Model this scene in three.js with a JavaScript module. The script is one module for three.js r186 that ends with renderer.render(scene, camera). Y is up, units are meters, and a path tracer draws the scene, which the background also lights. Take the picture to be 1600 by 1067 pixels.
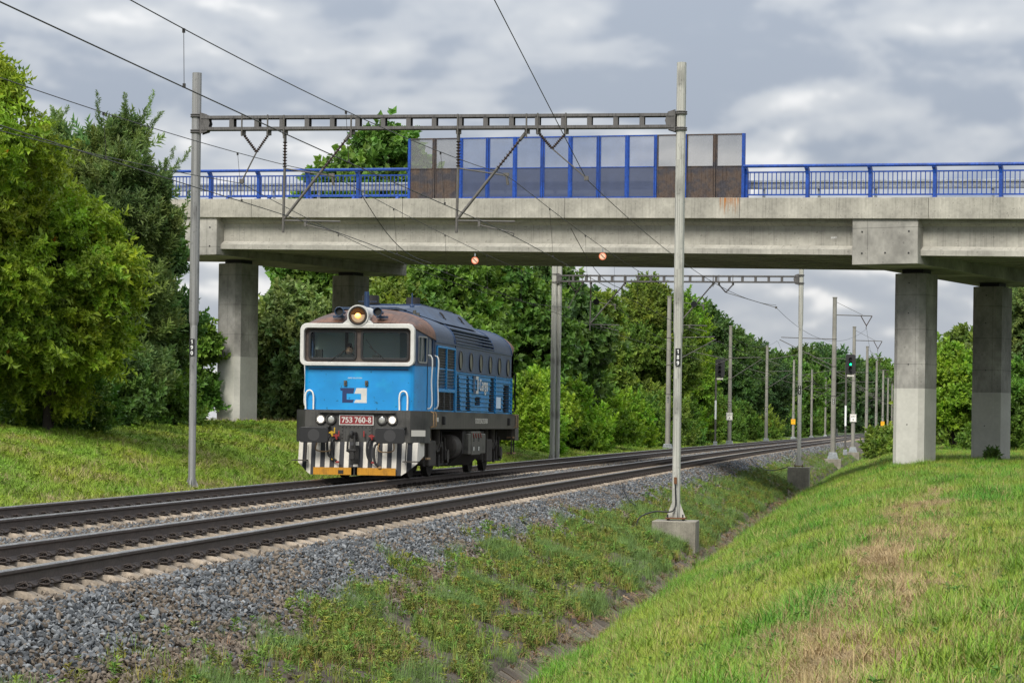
import * as THREE from 'three';
import { mergeGeometries, toCreasedNormals } from 'three/addons/utils/BufferGeometryUtils.js';
import { RoundedBoxGeometry } from 'three/addons/geometries/RoundedBoxGeometry.js';
import { MarchingCubes } from 'three/addons/objects/MarchingCubes.js';
import { FontLoader } from 'three/addons/loaders/FontLoader.js';
import { TextGeometry } from 'three/addons/geometries/TextGeometry.js';
import { createNoise2D, createNoise3D } from 'simplex-noise';

// ---------------------------------------------------------------- camera, sky, sun, exposure
// World frame: y up, rail tops at y = 0, the tracks run along -z, x = minus the distance left of the camera.
function mulberry(seed) { let a = seed >>> 0; return () => { a = (a + 0x6d2b79f5) | 0; let t = Math.imul(a ^ (a >>> 15), 1 | a); t = (t + Math.imul(t ^ (t >>> 7), 61 | t)) ^ t; return ((t ^ (t >>> 14)) >>> 0) / 4294967296; }; }
const scene = new THREE.Scene();
const YAW = 0.15310;
const camera = new THREE.PerspectiveCamera(2 * Math.atan(661.6 / 3900) * 180 / Math.PI, 1600 / 1323.2, 0.5, 6000);
camera.position.set(0, 1.313, 0);
camera.lookAt(-Math.sin(YAW) * 100, 1.313, -Math.cos(YAW) * 100);
camera.rotateZ(0.0131);
camera.setViewOffset(1600, 1323.2, 0, 0, 1600, 1067);
const renderer = new THREE.WebGLRenderer({ antialias: true });
renderer.toneMapping = THREE.LinearToneMapping;
renderer.toneMappingExposure = 1.85;
renderer.shadowMap.enabled = true;

// an even overcast that is brighter overhead than at the horizon, with soft grey-blue undersides and lighter breaks
{
  const W = 4096, H = 2048, d = new Float32Array(W * H * 4), n1 = createNoise2D(mulberry(11)), n2 = createNoise2D(mulberry(23));
  const fbm = (f, x, y, o) => { let s = 0, a = 0.5; for (let i = 0; i < o; i++) { s += a * f(x, y); x = x * 2.03 + 7.1; y = y * 2.03 - 3.7; a *= 0.56; } return s; };
  const ss = (a, b, x) => { const t = Math.min(1, Math.max(0, (x - a) / (b - a))); return t * t * (3 - 2 * t); };
  for (let j = 0; j < H; j++) {
    const el = ((j + 0.5) / H - 0.5) * Math.PI, y = Math.sin(el), c = Math.cos(el), lift = 0.535 * (1 + 2.2 * Math.max(0, y)) ;
    for (let i = 0; i < W; i++) {
      const az = ((i + 0.5) / W - 0.5) * 2 * Math.PI, o = (j * W + i) * 4;
      let r = 0.30, g = 0.31, b = 0.30;
      if (y > -0.01) {
        const yy = Math.max(0, y) + 0.24, px = Math.cos(az) * c / yy * 1.35, pz = Math.sin(az) * c / yy * 1.35;
        const wx = fbm(n2, px * 0.9 + 4, pz * 0.9, 3), wz = fbm(n2, px * 0.9 - 9, pz * 0.9 + 2, 3);
        const f = fbm(n1, px * 1.05 + wx * 0.5 + 3.3, pz * 1.05 + wz * 0.5 - 1.2, 7), f2 = fbm(n2, px * 2.9 + 20 + wz * 0.25, pz * 2.9 + wx * 0.25, 6);
        let t = ss(-0.42, 0.60, f * 0.8 + f2 * 0.58);           // 0: grey underside, 1: lit cloud
        const hor = 1 - ss(0.0, 0.11, y);                          // far clouds pile up and whiten towards the horizon
        t = Math.min(1, t * (0.88 + 0.12 * hor) + 0.40 * hor);
        const wh = ss(0.60, 0.98, t), bl = ss(0.26, 0.02, t) ;
        r = 0.372 + t * 0.225 + wh * 0.21 - bl * 0.05; g = 0.412 + t * 0.205 + wh * 0.19 - bl * 0.046; b = 0.474 + t * 0.160 + wh * 0.168 - bl * 0.038;
        r *= lift; g *= lift; b *= lift;
      }
      d[o] = r; d[o + 1] = g; d[o + 2] = b; d[o + 3] = 1;
    }
  }
  const sky = new THREE.DataTexture(d, W, H, THREE.RGBAFormat, THREE.FloatType);
  sky.mapping = THREE.EquirectangularReflectionMapping; sky.magFilter = THREE.LinearFilter; sky.needsUpdate = true;
  scene.background = sky; scene.environment = sky;
}
const sun = new THREE.DirectionalLight(new THREE.Color(1.0, 0.95, 0.86), 2.0);
sun.position.set(-34, 92, 40); sun.target.position.set(-8, 0, -60);
sun.castShadow = true; sun.shadow.radius = 44; sun.shadow.mapSize.set(4096, 4096);
Object.assign(sun.shadow.camera, { left: -130, right: 130, top: 130, bottom: -130, near: 1, far: 400 });
scene.add(sun, sun.target);

// ---------------------------------------------------------------- helpers
const R = mulberry(20240917), rr = (a, b) => a + (b - a) * R(), pick = (l) => l[Math.floor(R() * l.length)];
const V3 = (x, y, z) => new THREE.Vector3(x, y, z), lerp = (a, b, t) => a + (b - a) * t;
const smooth = (a, b, x) => { const t = Math.min(1, Math.max(0, (x - a) / (b - a))); return t * t * (3 - 2 * t); };
const counts = new Map();
function numbered(name) { const n = counts.get(name) ?? 0; counts.set(name, n + 1); return n ? name + '_' + String(n).padStart(3, '0') : name; }
function flatGeo(g) { const o = g.index ? g.toNonIndexed() : g; for (const k of Object.keys(o.attributes)) if (!['position', 'normal', 'uv'].includes(k)) o.deleteAttribute(k); if (!o.attributes.uv) o.setAttribute('uv', new THREE.BufferAttribute(new Float32Array(o.attributes.position.count * 2), 2)); if (!o.attributes.normal) o.computeVertexNormals(); return o; }
const join = (list) => mergeGeometries(list.map(flatGeo));
function metres(g, k = 1) {                                        // uv in metres from the position, by the way each face points
  g = flatGeo(g); const p = g.attributes.position, uv = new Float32Array(p.count * 2), a = V3(), b = V3(), c = V3();
  for (let i = 0; i < p.count; i += 3) {
    a.fromBufferAttribute(p, i); b.fromBufferAttribute(p, i + 1).sub(a); c.fromBufferAttribute(p, i + 2).sub(a); b.cross(c);
    const ax = Math.abs(b.x), ay = Math.abs(b.y), az = Math.abs(b.z);
    for (let j = i; j < i + 3; j++) {
      const x = p.getX(j), y = p.getY(j), z = p.getZ(j);
      uv[j * 2] = k * (ax > ay && ax > az ? z : x); uv[j * 2 + 1] = k * (ay >= ax && ay >= az ? z : y);
    }
  }
  g.setAttribute('uv', new THREE.BufferAttribute(uv, 2)); return g;
}
function mesh(name, geo, mat, parent = scene) { const m = new THREE.Mesh(geo, mat); m.name = parent === scene ? numbered(name) : name; m.castShadow = m.receiveShadow = true; parent.add(m); return m; }
function tag(o, label, category, group, kind) { o.userData.label = label; o.userData.category = category; if (group) o.userData.group = group; if (kind) o.userData.kind = kind; return o; }
function thing(name, label, category, pos = [0, 0, 0], turn = 0, group) { const o = new THREE.Group(); o.name = numbered(name); o.position.set(...pos); o.rotation.y = turn; scene.add(o); return tag(o, label, category, group); }
const setting = (o, label, category, kind = 'structure') => tag(o, label, category, null, kind);
function box(w, h, d, x = 0, y = 0, z = 0, r = 0) { const g = r ? new RoundedBoxGeometry(w, h, d, 2, r) : new THREE.BoxGeometry(w, h, d); return g.translate(x, y, z); }
function cyl(r0, r1, h, x = 0, y = 0, z = 0, seg = 12) { return new THREE.CylinderGeometry(r1, r0, h, seg).translate(x, y, z); }   // r0 foot, r1 top
function rod(p, q, r, seg = 8, r2 = r) { const a = V3(...p), b = V3(...q), l = a.distanceTo(b), g = new THREE.CylinderGeometry(r2, r, l, seg); g.applyQuaternion(new THREE.Quaternion().setFromUnitVectors(V3(0, 1, 0), b.clone().sub(a).normalize())); return g.translate((a.x + b.x) / 2, (a.y + b.y) / 2, (a.z + b.z) / 2); }
function tube(pts, r, seg = 24, rad = 6) { return new THREE.TubeGeometry(new THREE.CatmullRomCurve3(pts.map((p) => V3(...p))), seg, r, rad); }
function loft(rings, closed = false, crease = 0.6) {                 // rings: arrays of [x, y, z], all equally long
  const pos = [], n = rings[0].length, m = closed ? n : n - 1;
  for (let i = 0; i + 1 < rings.length; i++) for (let j = 0; j < m; j++) {
    const a = rings[i][j], b = rings[i][(j + 1) % n], c = rings[i + 1][(j + 1) % n], d = rings[i + 1][j];
    pos.push(...a, ...b, ...c, ...a, ...c, ...d);
  }
  const g = new THREE.BufferGeometry(); g.setAttribute('position', new THREE.Float32BufferAttribute(pos, 3)); g.computeVertexNormals();
  return crease ? toCreasedNormals(g, crease) : g;
}
function fan(ring) { const pos = []; for (let i = 1; i + 1 < ring.length; i++) pos.push(...ring[0], ...ring[i], ...ring[i + 1]); const g = new THREE.BufferGeometry(); g.setAttribute('position', new THREE.Float32BufferAttribute(pos, 3)); g.computeVertexNormals(); return g; }
function poly(points, holes = []) { const s = new THREE.Shape(points.map((p) => new THREE.Vector2(...p))); for (const h of holes) s.holes.push(new THREE.Path(h.map((p) => new THREE.Vector2(...p)))); return s; }
function extrude(shape, depth, bevel = 0) { return new THREE.ExtrudeGeometry(shape, { depth, bevelEnabled: bevel > 0, bevelSize: bevel, bevelThickness: bevel, bevelSegments: 2, curveSegments: 10 }); }
function roundRect(x0, y0, x1, y1, r, n = 5) { const o = []; for (const [cx, cy, a] of [[x1 - r, y1 - r, 0], [x0 + r, y1 - r, 1], [x0 + r, y0 + r, 2], [x1 - r, y0 + r, 3]]) for (let i = 0; i <= n; i++) { const t = (a + i / n) * Math.PI / 2; o.push([cx + r * Math.cos(t), cy + r * Math.sin(t)]); } return o; }
const rgb = (r, g, b) => new THREE.Color().setRGB(r, g, b);
function std(color, roughness = 0.8, more = {}) { return new THREE.MeshStandardMaterial({ color, roughness, ...more }); }

// tileable noise and the textures made of it
function tileNoise(seed, P) { const r = mulberry(seed), g = new Float32Array(P * P).map(() => r()); return (x, y) => { const ix = Math.floor(x), iy = Math.floor(y); let fx = x - ix, fy = y - iy; fx = fx * fx * (3 - 2 * fx); fy = fy * fy * (3 - 2 * fy); const m = (a) => ((a % P) + P) % P, at = (a, b) => g[m(b) * P + m(a)]; return lerp(lerp(at(ix, iy), at(ix + 1, iy), fx), lerp(at(ix, iy + 1), at(ix + 1, iy + 1), fx), fy); }; }
function fbmTile(seed, base, oct) { const l = []; for (let o = 0; o < oct; o++) l.push([tileNoise(seed + o * 17, base << o), base << o, 0.5 ** (o + 1)]); const tot = l.reduce((s, q) => s + q[2], 0); return (u, v) => { let s = 0; for (const [f, p, a] of l) s += a * f(u * p, v * p); return s / tot; }; }
function paint(S, fn, colour = true) { const d = new Uint8Array(S * S * 4); for (let j = 0; j < S; j++) for (let i = 0; i < S; i++) { const c = fn(i / S, j / S), o = (j * S + i) * 4; for (let k = 0; k < 3; k++) d[o + k] = Math.max(0, Math.min(255, 255 * (Array.isArray(c) ? c[k] : c))); d[o + 3] = 255; } const t = new THREE.DataTexture(d, S, S); t.wrapS = t.wrapT = THREE.RepeatWrapping; t.magFilter = THREE.LinearFilter; t.minFilter = THREE.LinearMipmapLinearFilter; if (colour) t.colorSpace = THREE.SRGBColorSpace; t.needsUpdate = true; return t; }
function tiled(t, mx, my = mx) { const c = t.clone(); c.repeat.set(1 / mx, 1 / my); c.needsUpdate = true; return c; }
const fA = fbmTile(3, 4, 6), fB = fbmTile(71, 8, 6), fC = fbmTile(131, 32, 4), fS = tileNoise(9, 128), fS2 = tileNoise(19, 64);
const concreteMap = paint(512, (u, v) => { const m = fA(u, v), f = fC(u, v), st = Math.max(0, fS(u * 128, v * 3) - 0.62) * (0.5 + fA(v, u)), pit = f > 0.74 ? 0.14 : 0; const k = 0.85 + (m - 0.5) * 0.32 + (f - 0.5) * 0.14 - st * 0.26 - pit; return [k, k * 0.99, k * 0.965]; });
const formworkMap = paint(512, (u, v) => { const m = fA(u, v), f = fC(u, v), b = fB(u, v), line = (v * 4) % 1 < 0.012 || (u * 2) % 1 < 0.006 ? 0.16 : 0; const k = 0.82 + (m - 0.5) * 0.5 + (f - 0.5) * 0.16 + (b - 0.5) * 0.2 - line - (f > 0.76 ? 0.12 : 0); return [k, k * 0.99, k * 0.97]; });
const speckleMap = paint(256, (u, v) => { const k = 0.86 + (fC(u, v) - 0.5) * 0.35 + (fA(u, v) - 0.5) * 0.25; return [k, k, k]; });
const softMap = paint(256, (u, v) => { const k = 0.94 + (fC(u, v) - 0.5) * 0.07 + (fA(u, v) - 0.5) * 0.12; return [k, k, k]; });
const grimeMap = paint(512, (u, v) => { const m = fA(u, v), st = Math.max(0, fS2(u * 64, v * 2) - 0.55), f = fC(u, v); const k = 0.92 - Math.max(0, m - 0.52) * 0.7 - st * 0.45 - (f > 0.72 ? 0.1 : 0); return [k, k * 0.985, k * 0.96]; });
const fadeMap = paint(512, (u, v) => { const m = fA(u, v), b = fB(u, v), chip = fC(u, v) > 0.79 ? 0.28 : 0, w = Math.max(0, b - 0.58) * 0.9; const k = 0.86 + (m - 0.5) * 0.22; return [Math.min(1, k + w * 0.8) - chip * 0.6, Math.min(1, k + w * 0.35) - chip * 0.8, k - chip]; });
const rustMap = paint(512, (u, v) => { const m = fA(u, v), b = fB(u, v), f = fC(u, v), t = smooth(0.36, 0.62, m * 0.6 + b * 0.4), st = Math.max(0, fS(u * 128, v * 2) - 0.6) * 0.3; return [lerp(0.47, 0.36, t) + (f - 0.5) * 0.16 - st, lerp(0.36, 0.31, t) + (f - 0.5) * 0.14 - st, lerp(0.30, 0.31, t) + (f - 0.5) * 0.12 - st]; });
const streakMap = paint(512, (u, v) => { const s1 = Math.max(0, fS2(u * 64, v * 3) - 0.58), s2 = Math.max(0, fS(u * 128, v * 5) - 0.66), m = fA(u, v); const k = 0.80 + (m - 0.5) * 0.3; return [Math.min(1, k + s1 * 0.7) - s2 * 0.5, Math.min(1, k + s1 * 0.55) - s2 * 0.5, Math.min(1, k + s1 * 0.35) - s2 * 0.5]; });
const bumpMap = paint(512, (u, v) => fC(u, v) * 0.6 + fA(u, v) * 0.4, false);

function textTexture(w, h, draw) { const c = document.createElement('canvas'); c.width = w; c.height = h; draw(c.getContext('2d'), w, h); const t = new THREE.CanvasTexture(c); t.colorSpace = THREE.SRGBColorSpace; t.magFilter = THREE.LinearFilter; return t; }
const faceUV = (w, h, x = 0, y = 0, z = 0) => new THREE.PlaneGeometry(w, h).translate(x, y, z);

const M = {
  concrete: std(rgb(0.53, 0.515, 0.465), 0.92, { map: tiled(concreteMap, 2.6), bumpMap: tiled(bumpMap, 0.9), bumpScale: 0.004 }),
  girder: std(rgb(0.53, 0.52, 0.48), 0.92, { map: tiled(concreteMap, 4.2, 3.1), bumpMap: tiled(bumpMap, 1.2), bumpScale: 0.003 }),
  block: std(rgb(0.53, 0.52, 0.485), 0.9, { map: tiled(formworkMap, 4.4, 5.2), bumpMap: tiled(bumpMap, 1), bumpScale: 0.003 }),
  pier: std(rgb(0.45, 0.445, 0.425), 0.9, { map: tiled(formworkMap, 3.1, 4.6), bumpMap: tiled(bumpMap, 1), bumpScale: 0.003 }),
  pierPaint: std(rgb(0.56, 0.548, 0.49), 0.75, { map: tiled(softMap, 2.6) }),
  footing: std(rgb(0.35, 0.33, 0.28), 0.95, { map: tiled(concreteMap, 0.9, 1.1), bumpMap: tiled(bumpMap, 0.5), bumpScale: 0.01 }),
  bearing: std(rgb(0.015, 0.015, 0.015), 0.7),
  blue: std(rgb(0.012, 0.075, 0.40), 0.42, { map: tiled(speckleMap, 1.4) }),
  meshUp: std(rgb(0.17, 0.22, 0.36), 0.6, { transparent: true, opacity: 0.46, map: tiled(softMap, 0.8) }),
  meshLow: std(rgb(0.065, 0.085, 0.16), 0.6, { transparent: true, opacity: 0.80, map: tiled(softMap, 0.8) }),
  meshPale: std(rgb(0.24, 0.24, 0.25), 0.7, { transparent: true, opacity: 0.42, map: tiled(softMap, 0.6) }),
  rustPanel: std(rgb(0.46, 0.58, 0.68), 0.9, { map: tiled(rustMap, 1.3) }),
  galv: std(rgb(0.42, 0.45, 0.47), 0.5, { metalness: 0.45, map: tiled(speckleMap, 1.7) }),
  steelGrey: std(rgb(0.31, 0.32, 0.335), 0.55, { map: tiled(grimeMap, 1.6, 3.3) }),
  steelPale: std(rgb(0.55, 0.56, 0.53), 0.55, { map: tiled(grimeMap, 1.1, 2.3) }),
  mastGrey: std(rgb(0.36, 0.35, 0.32), 0.9, { map: tiled(concreteMap, 1.9, 4) }),
  beam: std(rgb(0.125, 0.122, 0.125), 0.7, { map: tiled(grimeMap, 1.1) }),
  arm: std(rgb(0.135, 0.125, 0.112), 0.6, { map: tiled(speckleMap, 0.7) }),
  insulator: std(rgb(0.055, 0.035, 0.03), 0.3),
  wire: std(rgb(0.03, 0.028, 0.026), 0.5, { metalness: 0.4 }),
  rust: std(rgb(0.20, 0.085, 0.035), 0.9, { map: tiled(speckleMap, 0.3) }),
  railSide: std(rgb(0.095, 0.074, 0.063), 0.78, { map: tiled(speckleMap, 0.9, 0.6) }),
  railTop: std(rgb(0.52, 0.50, 0.47), 0.34, { metalness: 0.9, map: tiled(speckleMap, 1.3, 0.4) }),
  sleeper: [0, 1, 2, 3].map((i) => std(rgb(0.33 + i * 0.03, 0.27 + i * 0.025, 0.205 + i * 0.02), 0.95, { map: tiled(speckleMap, 0.6 + i * 0.13), bumpMap: tiled(bumpMap, 0.4), bumpScale: 0.006 })),
  clip: std(rgb(0.038, 0.028, 0.023), 0.75),
  black: std(rgb(0.012, 0.012, 0.013), 0.6),
  white: std(rgb(0.74, 0.73, 0.69), 0.5, { map: tiled(grimeMap, 0.8, 1.2) }),
};

// ---------------------------------------------------------------- terrain and tracks
const lateral = (s) => s < 100 ? 0 : s < 160 ? (s - 100) ** 2 / 12000 : s < 600 ? 0.3 + 0.01 * (s - 160) : 4.7 + 0.01 * (s - 600) + (s - 600) ** 2 / 1600;
const at = (a, s, y = 0) => [-a + lateral(s), y, -s];              // a: metres left of the camera line, s: metres along the track
const heading = (s) => -Math.atan((lateral(s + 0.5) - lateral(s - 0.5)));
const profile = [[-900, 0.3], [-60, 0.25], [-6, 0.15], [-1, 0.12], [0.3, -0.03], [2.0, -0.6], [3.2, -1.17], [3.40, -1.30], [3.47, -1.46], [3.62, -1.64], [3.98, -1.64], [4.13, -1.46], [4.2, -1.30], [4.34, -1.22], [6.2, -0.54], [6.75, -0.30], [7.0, -0.28], [13.5, -0.28], [14.0, -0.36], [14.5, -0.36], [15.0, -0.22], [17.2, 0.52], [19.2, 0.92], [21.5, 1.02], [60, 1.1], [1200, 0.6]];
const nG = createNoise2D(mulberry(5));
function groundY(a, s) {
  let i = 0; while (i < profile.length - 2 && profile[i + 1][0] < a) i++;
  const [a0, y0] = profile[i], [a1, y1] = profile[i + 1]; let y = lerp(y0, y1, Math.min(1, Math.max(0, (a - a0) / (a1 - a0))));
  if (a > 14.3) { const low = -0.34 + smooth(14.5, 18, a) * 0.22; y = lerp(y, low, smooth(97, 122, s)); }
  const rough = smooth(14.4, 15.4, a) + (1 - smooth(2.6, 3.4, a)) + smooth(4.3, 4.8, a) * (1 - smooth(6.0, 6.4, a));
  y += rough * (nG(a * 0.5, s * 0.35) * 0.05 + nG(a * 1.7 + 9, s * 1.4) * 0.022);
  return y;
}
{
  const as = [], ss = [];
  for (const [p, q, st] of [[-900, -60, 70], [-60, -12, 6], [-12, 0, 1], [0, 3.2, 0.2], [3.2, 4.4, 0.06], [4.4, 7, 0.2], [7, 14, 0.7], [14, 22, 0.4], [22, 40, 2], [40, 120, 10], [120, 1200, 90]]) for (let v = p; v < q - 1e-6; v += st) as.push(v);
  as.push(1200);
  for (const [p, q, st] of [[-40, 10, 5], [10, 60, 0.5], [60, 140, 1], [140, 420, 7], [420, 1000, 20], [1000, 2600, 160]]) for (let v = p; v < q - 1e-6; v += st) ss.push(v);
  ss.push(2600);
  const P = [], C = [], I = [], UV = [];
  for (const s of ss) for (const a of as) {
    P.push(...at(a, s, groundY(a, s))); UV.push(-a / 3, s / 3);
    // soil, litter and low green between the blades; dry straw along the worn path; gravelly earth under the ballast
    const n = nG(a * 0.8, s * 0.3) * 0.5 + 0.5, path = Math.exp(-(((a - 0.25 + (s - 15) * 0.026) / 0.5) ** 2)) * smooth(60, 38, s);
    let c = [lerp(0.055, 0.08, n), lerp(0.095, 0.11, n), lerp(0.016, 0.024, n)];
    if (a < 3.4) c = [lerp(c[0], 0.27, path), lerp(c[1], 0.19, path), lerp(c[2], 0.105, path)];
    if (a > 3.5 && a < 6.4) c = [lerp(0.085, 0.13, n), lerp(0.07, 0.10, n), lerp(0.05, 0.072, n)];
    if (a >= 6.4 && a < 14.2) c = [0.115, 0.10, 0.085];
    if (a > 26) { const t = smooth(26, 40, a); c = [lerp(c[0], 0.25, t), lerp(c[1], 0.23, t), lerp(c[2], 0.11, t)]; }
    C.push(...c);
  }
  const n = as.length;
  for (let j = 0; j + 1 < ss.length; j++) for (let i = 0; i + 1 < n; i++) { const p = j * n + i; I.push(p, p + 1, p + n, p + 1, p + n + 1, p + n); }
  const g = new THREE.BufferGeometry(); g.setAttribute('position', new THREE.Float32BufferAttribute(P, 3)); g.setAttribute('color', new THREE.Float32BufferAttribute(C, 3)); g.setAttribute('uv', new THREE.Float32BufferAttribute(UV, 2)); g.setIndex(I); g.computeVertexNormals();
  const m = mesh('ground', g, std(0xffffff, 1, { vertexColors: true, map: speckleMap, bumpMap, bumpScale: 0.03 }));
  setting(m, 'grassy railway land with banks either side of the tracks', 'ground');
}
const TRACKS = [8.3, 12.1];
const stations = []; for (let s = 8; s < 140; s += 4) stations.push(s); for (let s = 140; s < 1000; s += 8) stations.push(s);
function sweep(profilePts, a0, y0) { return loft(stations.map((s) => profilePts.map(([dx, dy]) => { const h = heading(s); return [-a0 + lateral(s) + dx * Math.cos(h), y0 + dy, -s - dx * Math.sin(h)]; })), false, 0.7); }
const railPts = [[-0.075, -0.172], [-0.075, -0.161], [-0.028, -0.147], [-0.0085, -0.128], [-0.0085, -0.055], [-0.030, -0.040], [-0.036, -0.034], [-0.036, -0.012], [-0.026, -0.002], [0.026, -0.002], [0.036, -0.012], [0.036, -0.034], [0.030, -0.040], [0.0085, -0.055], [0.0085, -0.128], [0.028, -0.147], [0.075, -0.161], [0.075, -0.172]];
function sleeperGeo() {                                              // pre-stressed concrete: high rail seats, lower waist, sloping ends
  const prof = [[-1.30, 0.128, 0.235], [-1.27, 0.142, 0.24], [-1.06, 0.155, 0.25], [-0.93, 0.205, 0.26], [-0.88, 0.212, 0.27], [-0.62, 0.212, 0.27], [-0.56, 0.198, 0.26], [-0.42, 0.152, 0.235], [0, 0.140, 0.22]];
  const full = [...prof, ...prof.slice(0, -1).reverse().map(([x, h, w]) => [-x, h, w])];
  const rings = full.map(([x, h, w]) => [[x, 0, -0.15], [x, h * 0.45, -0.145], [x, h - 0.02, -w * 0.39], [x, h, -w * 0.31], [x, h, w * 0.31], [x, h - 0.02, w * 0.39], [x, h * 0.45, 0.145], [x, 0, 0.15]]);
  return metres(join([loft(rings, false, 0.5), fan(rings[0]), fan([...rings.at(-1)].reverse())]));
}
const clipGeo = (() => {                                             // spring clip: two upright loops either side of a bolt on a guide plate
  const parts = [box(0.085, 0.018, 0.11, 0.055, 0.006, 0), cyl(0.017, 0.017, 0.07, 0.062, 0.045, 0, 6), cyl(0.026, 0.026, 0.022, 0.062, 0.060, 0, 6)];
  for (const k of [-1, 1]) parts.push(tube([[-0.018, 0.022, k * 0.022], [0.03, 0.05, k * 0.030], [0.085, 0.066, k * 0.05], [0.115, 0.03, k * 0.065], [0.06, 0.022, k * 0.075], [0.0, 0.032, k * 0.072], [-0.01, 0.055, k * 0.05], [0.05, 0.072, k * 0.02]], 0.0085, 10, 4));
  return join(parts);
})();
const SLEEPER_TOP = -0.184, sleeperShape = sleeperGeo();
TRACKS.forEach((ac, ti) => {
  const t = thing('railway_track', ti ? 'far railway track that the locomotive stands on' : 'near empty railway track in front of the locomotive', 'railway track', [0, 0, 0]);
  for (const k of [-1, 1]) {
    const r = mesh('rail', metres(sweep(railPts, ac + k * 0.7535, 0)), M.railSide, t);
    mesh('running_surface', metres(sweep([[-0.0335, -0.0085], [-0.026, 0.0015], [-0.012, 0.0035], [0.012, 0.0035], [0.026, 0.0015], [0.0335, -0.0085]], ac + k * 0.7535, 0)), M.railTop, r);
  }
  const s0 = ti ? 26 : 17, restS = [], restC = [];
  for (let i = 0; s0 + i * 0.6 < 420; i++) {
    const s = s0 + i * 0.6 + rr(-0.012, 0.012), p = at(ac, s, SLEEPER_TOP - 0.212 + rr(-0.004, 0.004)), h = heading(s) + rr(-0.008, 0.008);
    const near = i < (ti ? 100 : 130), clipped = s < (ti ? 80 : 72);
    if (near) {
      const m = mesh('sleeper', sleeperShape, M.sleeper[Math.floor(R() * 4)], t); m.position.set(...p); m.rotation.y = h;
      if (clipped) for (const rail of [-1, 1]) for (const side of [-1, 1]) { const c = mesh('rail_clip', clipGeo, M.clip, m); c.position.set(rail * 0.7535 + side * 0.078, 0.214, rr(-0.01, 0.01)); c.rotation.y = side > 0 ? 0 : Math.PI; }
    } else restS.push(new THREE.Matrix4().makeRotationY(h).setPosition(...p));
    if (!clipped && s < 260) for (const rail of [-1, 1]) for (const side of [-1, 1]) restC.push(new THREE.Matrix4().makeRotationY(side > 0 ? h : h + Math.PI).setPosition(p[0] + rail * 0.7535 + side * 0.078, p[1] + 0.214, p[2]));
  }
  for (const [nm, g, mt, list] of [['sleeper', sleeperShape, M.sleeper[1], restS], ['rail_clip', clipGeo, M.clip, restC]]) {
    const im = new THREE.InstancedMesh(g, mt, list.length); list.forEach((m, i) => im.setMatrixAt(i, m)); im.name = nm; im.userData.kind = 'stuff'; im.castShadow = im.receiveShadow = true; t.add(im);
  }
});

// ballast: broken stone, one instance per stone
function stuff(name, geo, mat, items, label, category) {             // items: [matrix, colour]
  const im = new THREE.InstancedMesh(geo, mat, items.length);
  items.forEach(([m, c], i) => { im.setMatrixAt(i, m); if (c) im.setColorAt(i, c); });
  im.name = numbered(name); im.castShadow = im.receiveShadow = true; scene.add(im);
  return setting(im, label, category, 'stuff');
}
const q = new THREE.Quaternion(), eul = new THREE.Euler(), sc = V3(), ps = V3();
const mat4 = (x, y, z, rx, ry, rz, sx, sy, sz) => new THREE.Matrix4().compose(ps.set(x, y, z), q.setFromEuler(eul.set(rx, ry, rz)), sc.set(sx, sy, sz));
function stoneGeo(seed) { const r = mulberry(seed), g = new THREE.IcosahedronGeometry(1, 2), p = g.attributes.position, cuts = []; for (let k = 0; k < 9; k++) cuts.push([V3(r() * 2 - 1, r() * 2 - 1, r() * 2 - 1).normalize(), 0.34 + r() * 0.3]); const v = V3(); for (let i = 0; i < p.count; i++) { v.fromBufferAttribute(p, i); for (const [n, d] of cuts) { const e = v.dot(n) - d; if (e > 0) v.addScaledVector(n, -e); } p.setXYZ(i, v.x, v.y, v.z); } g.computeVertexNormals(); return g; }
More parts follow.
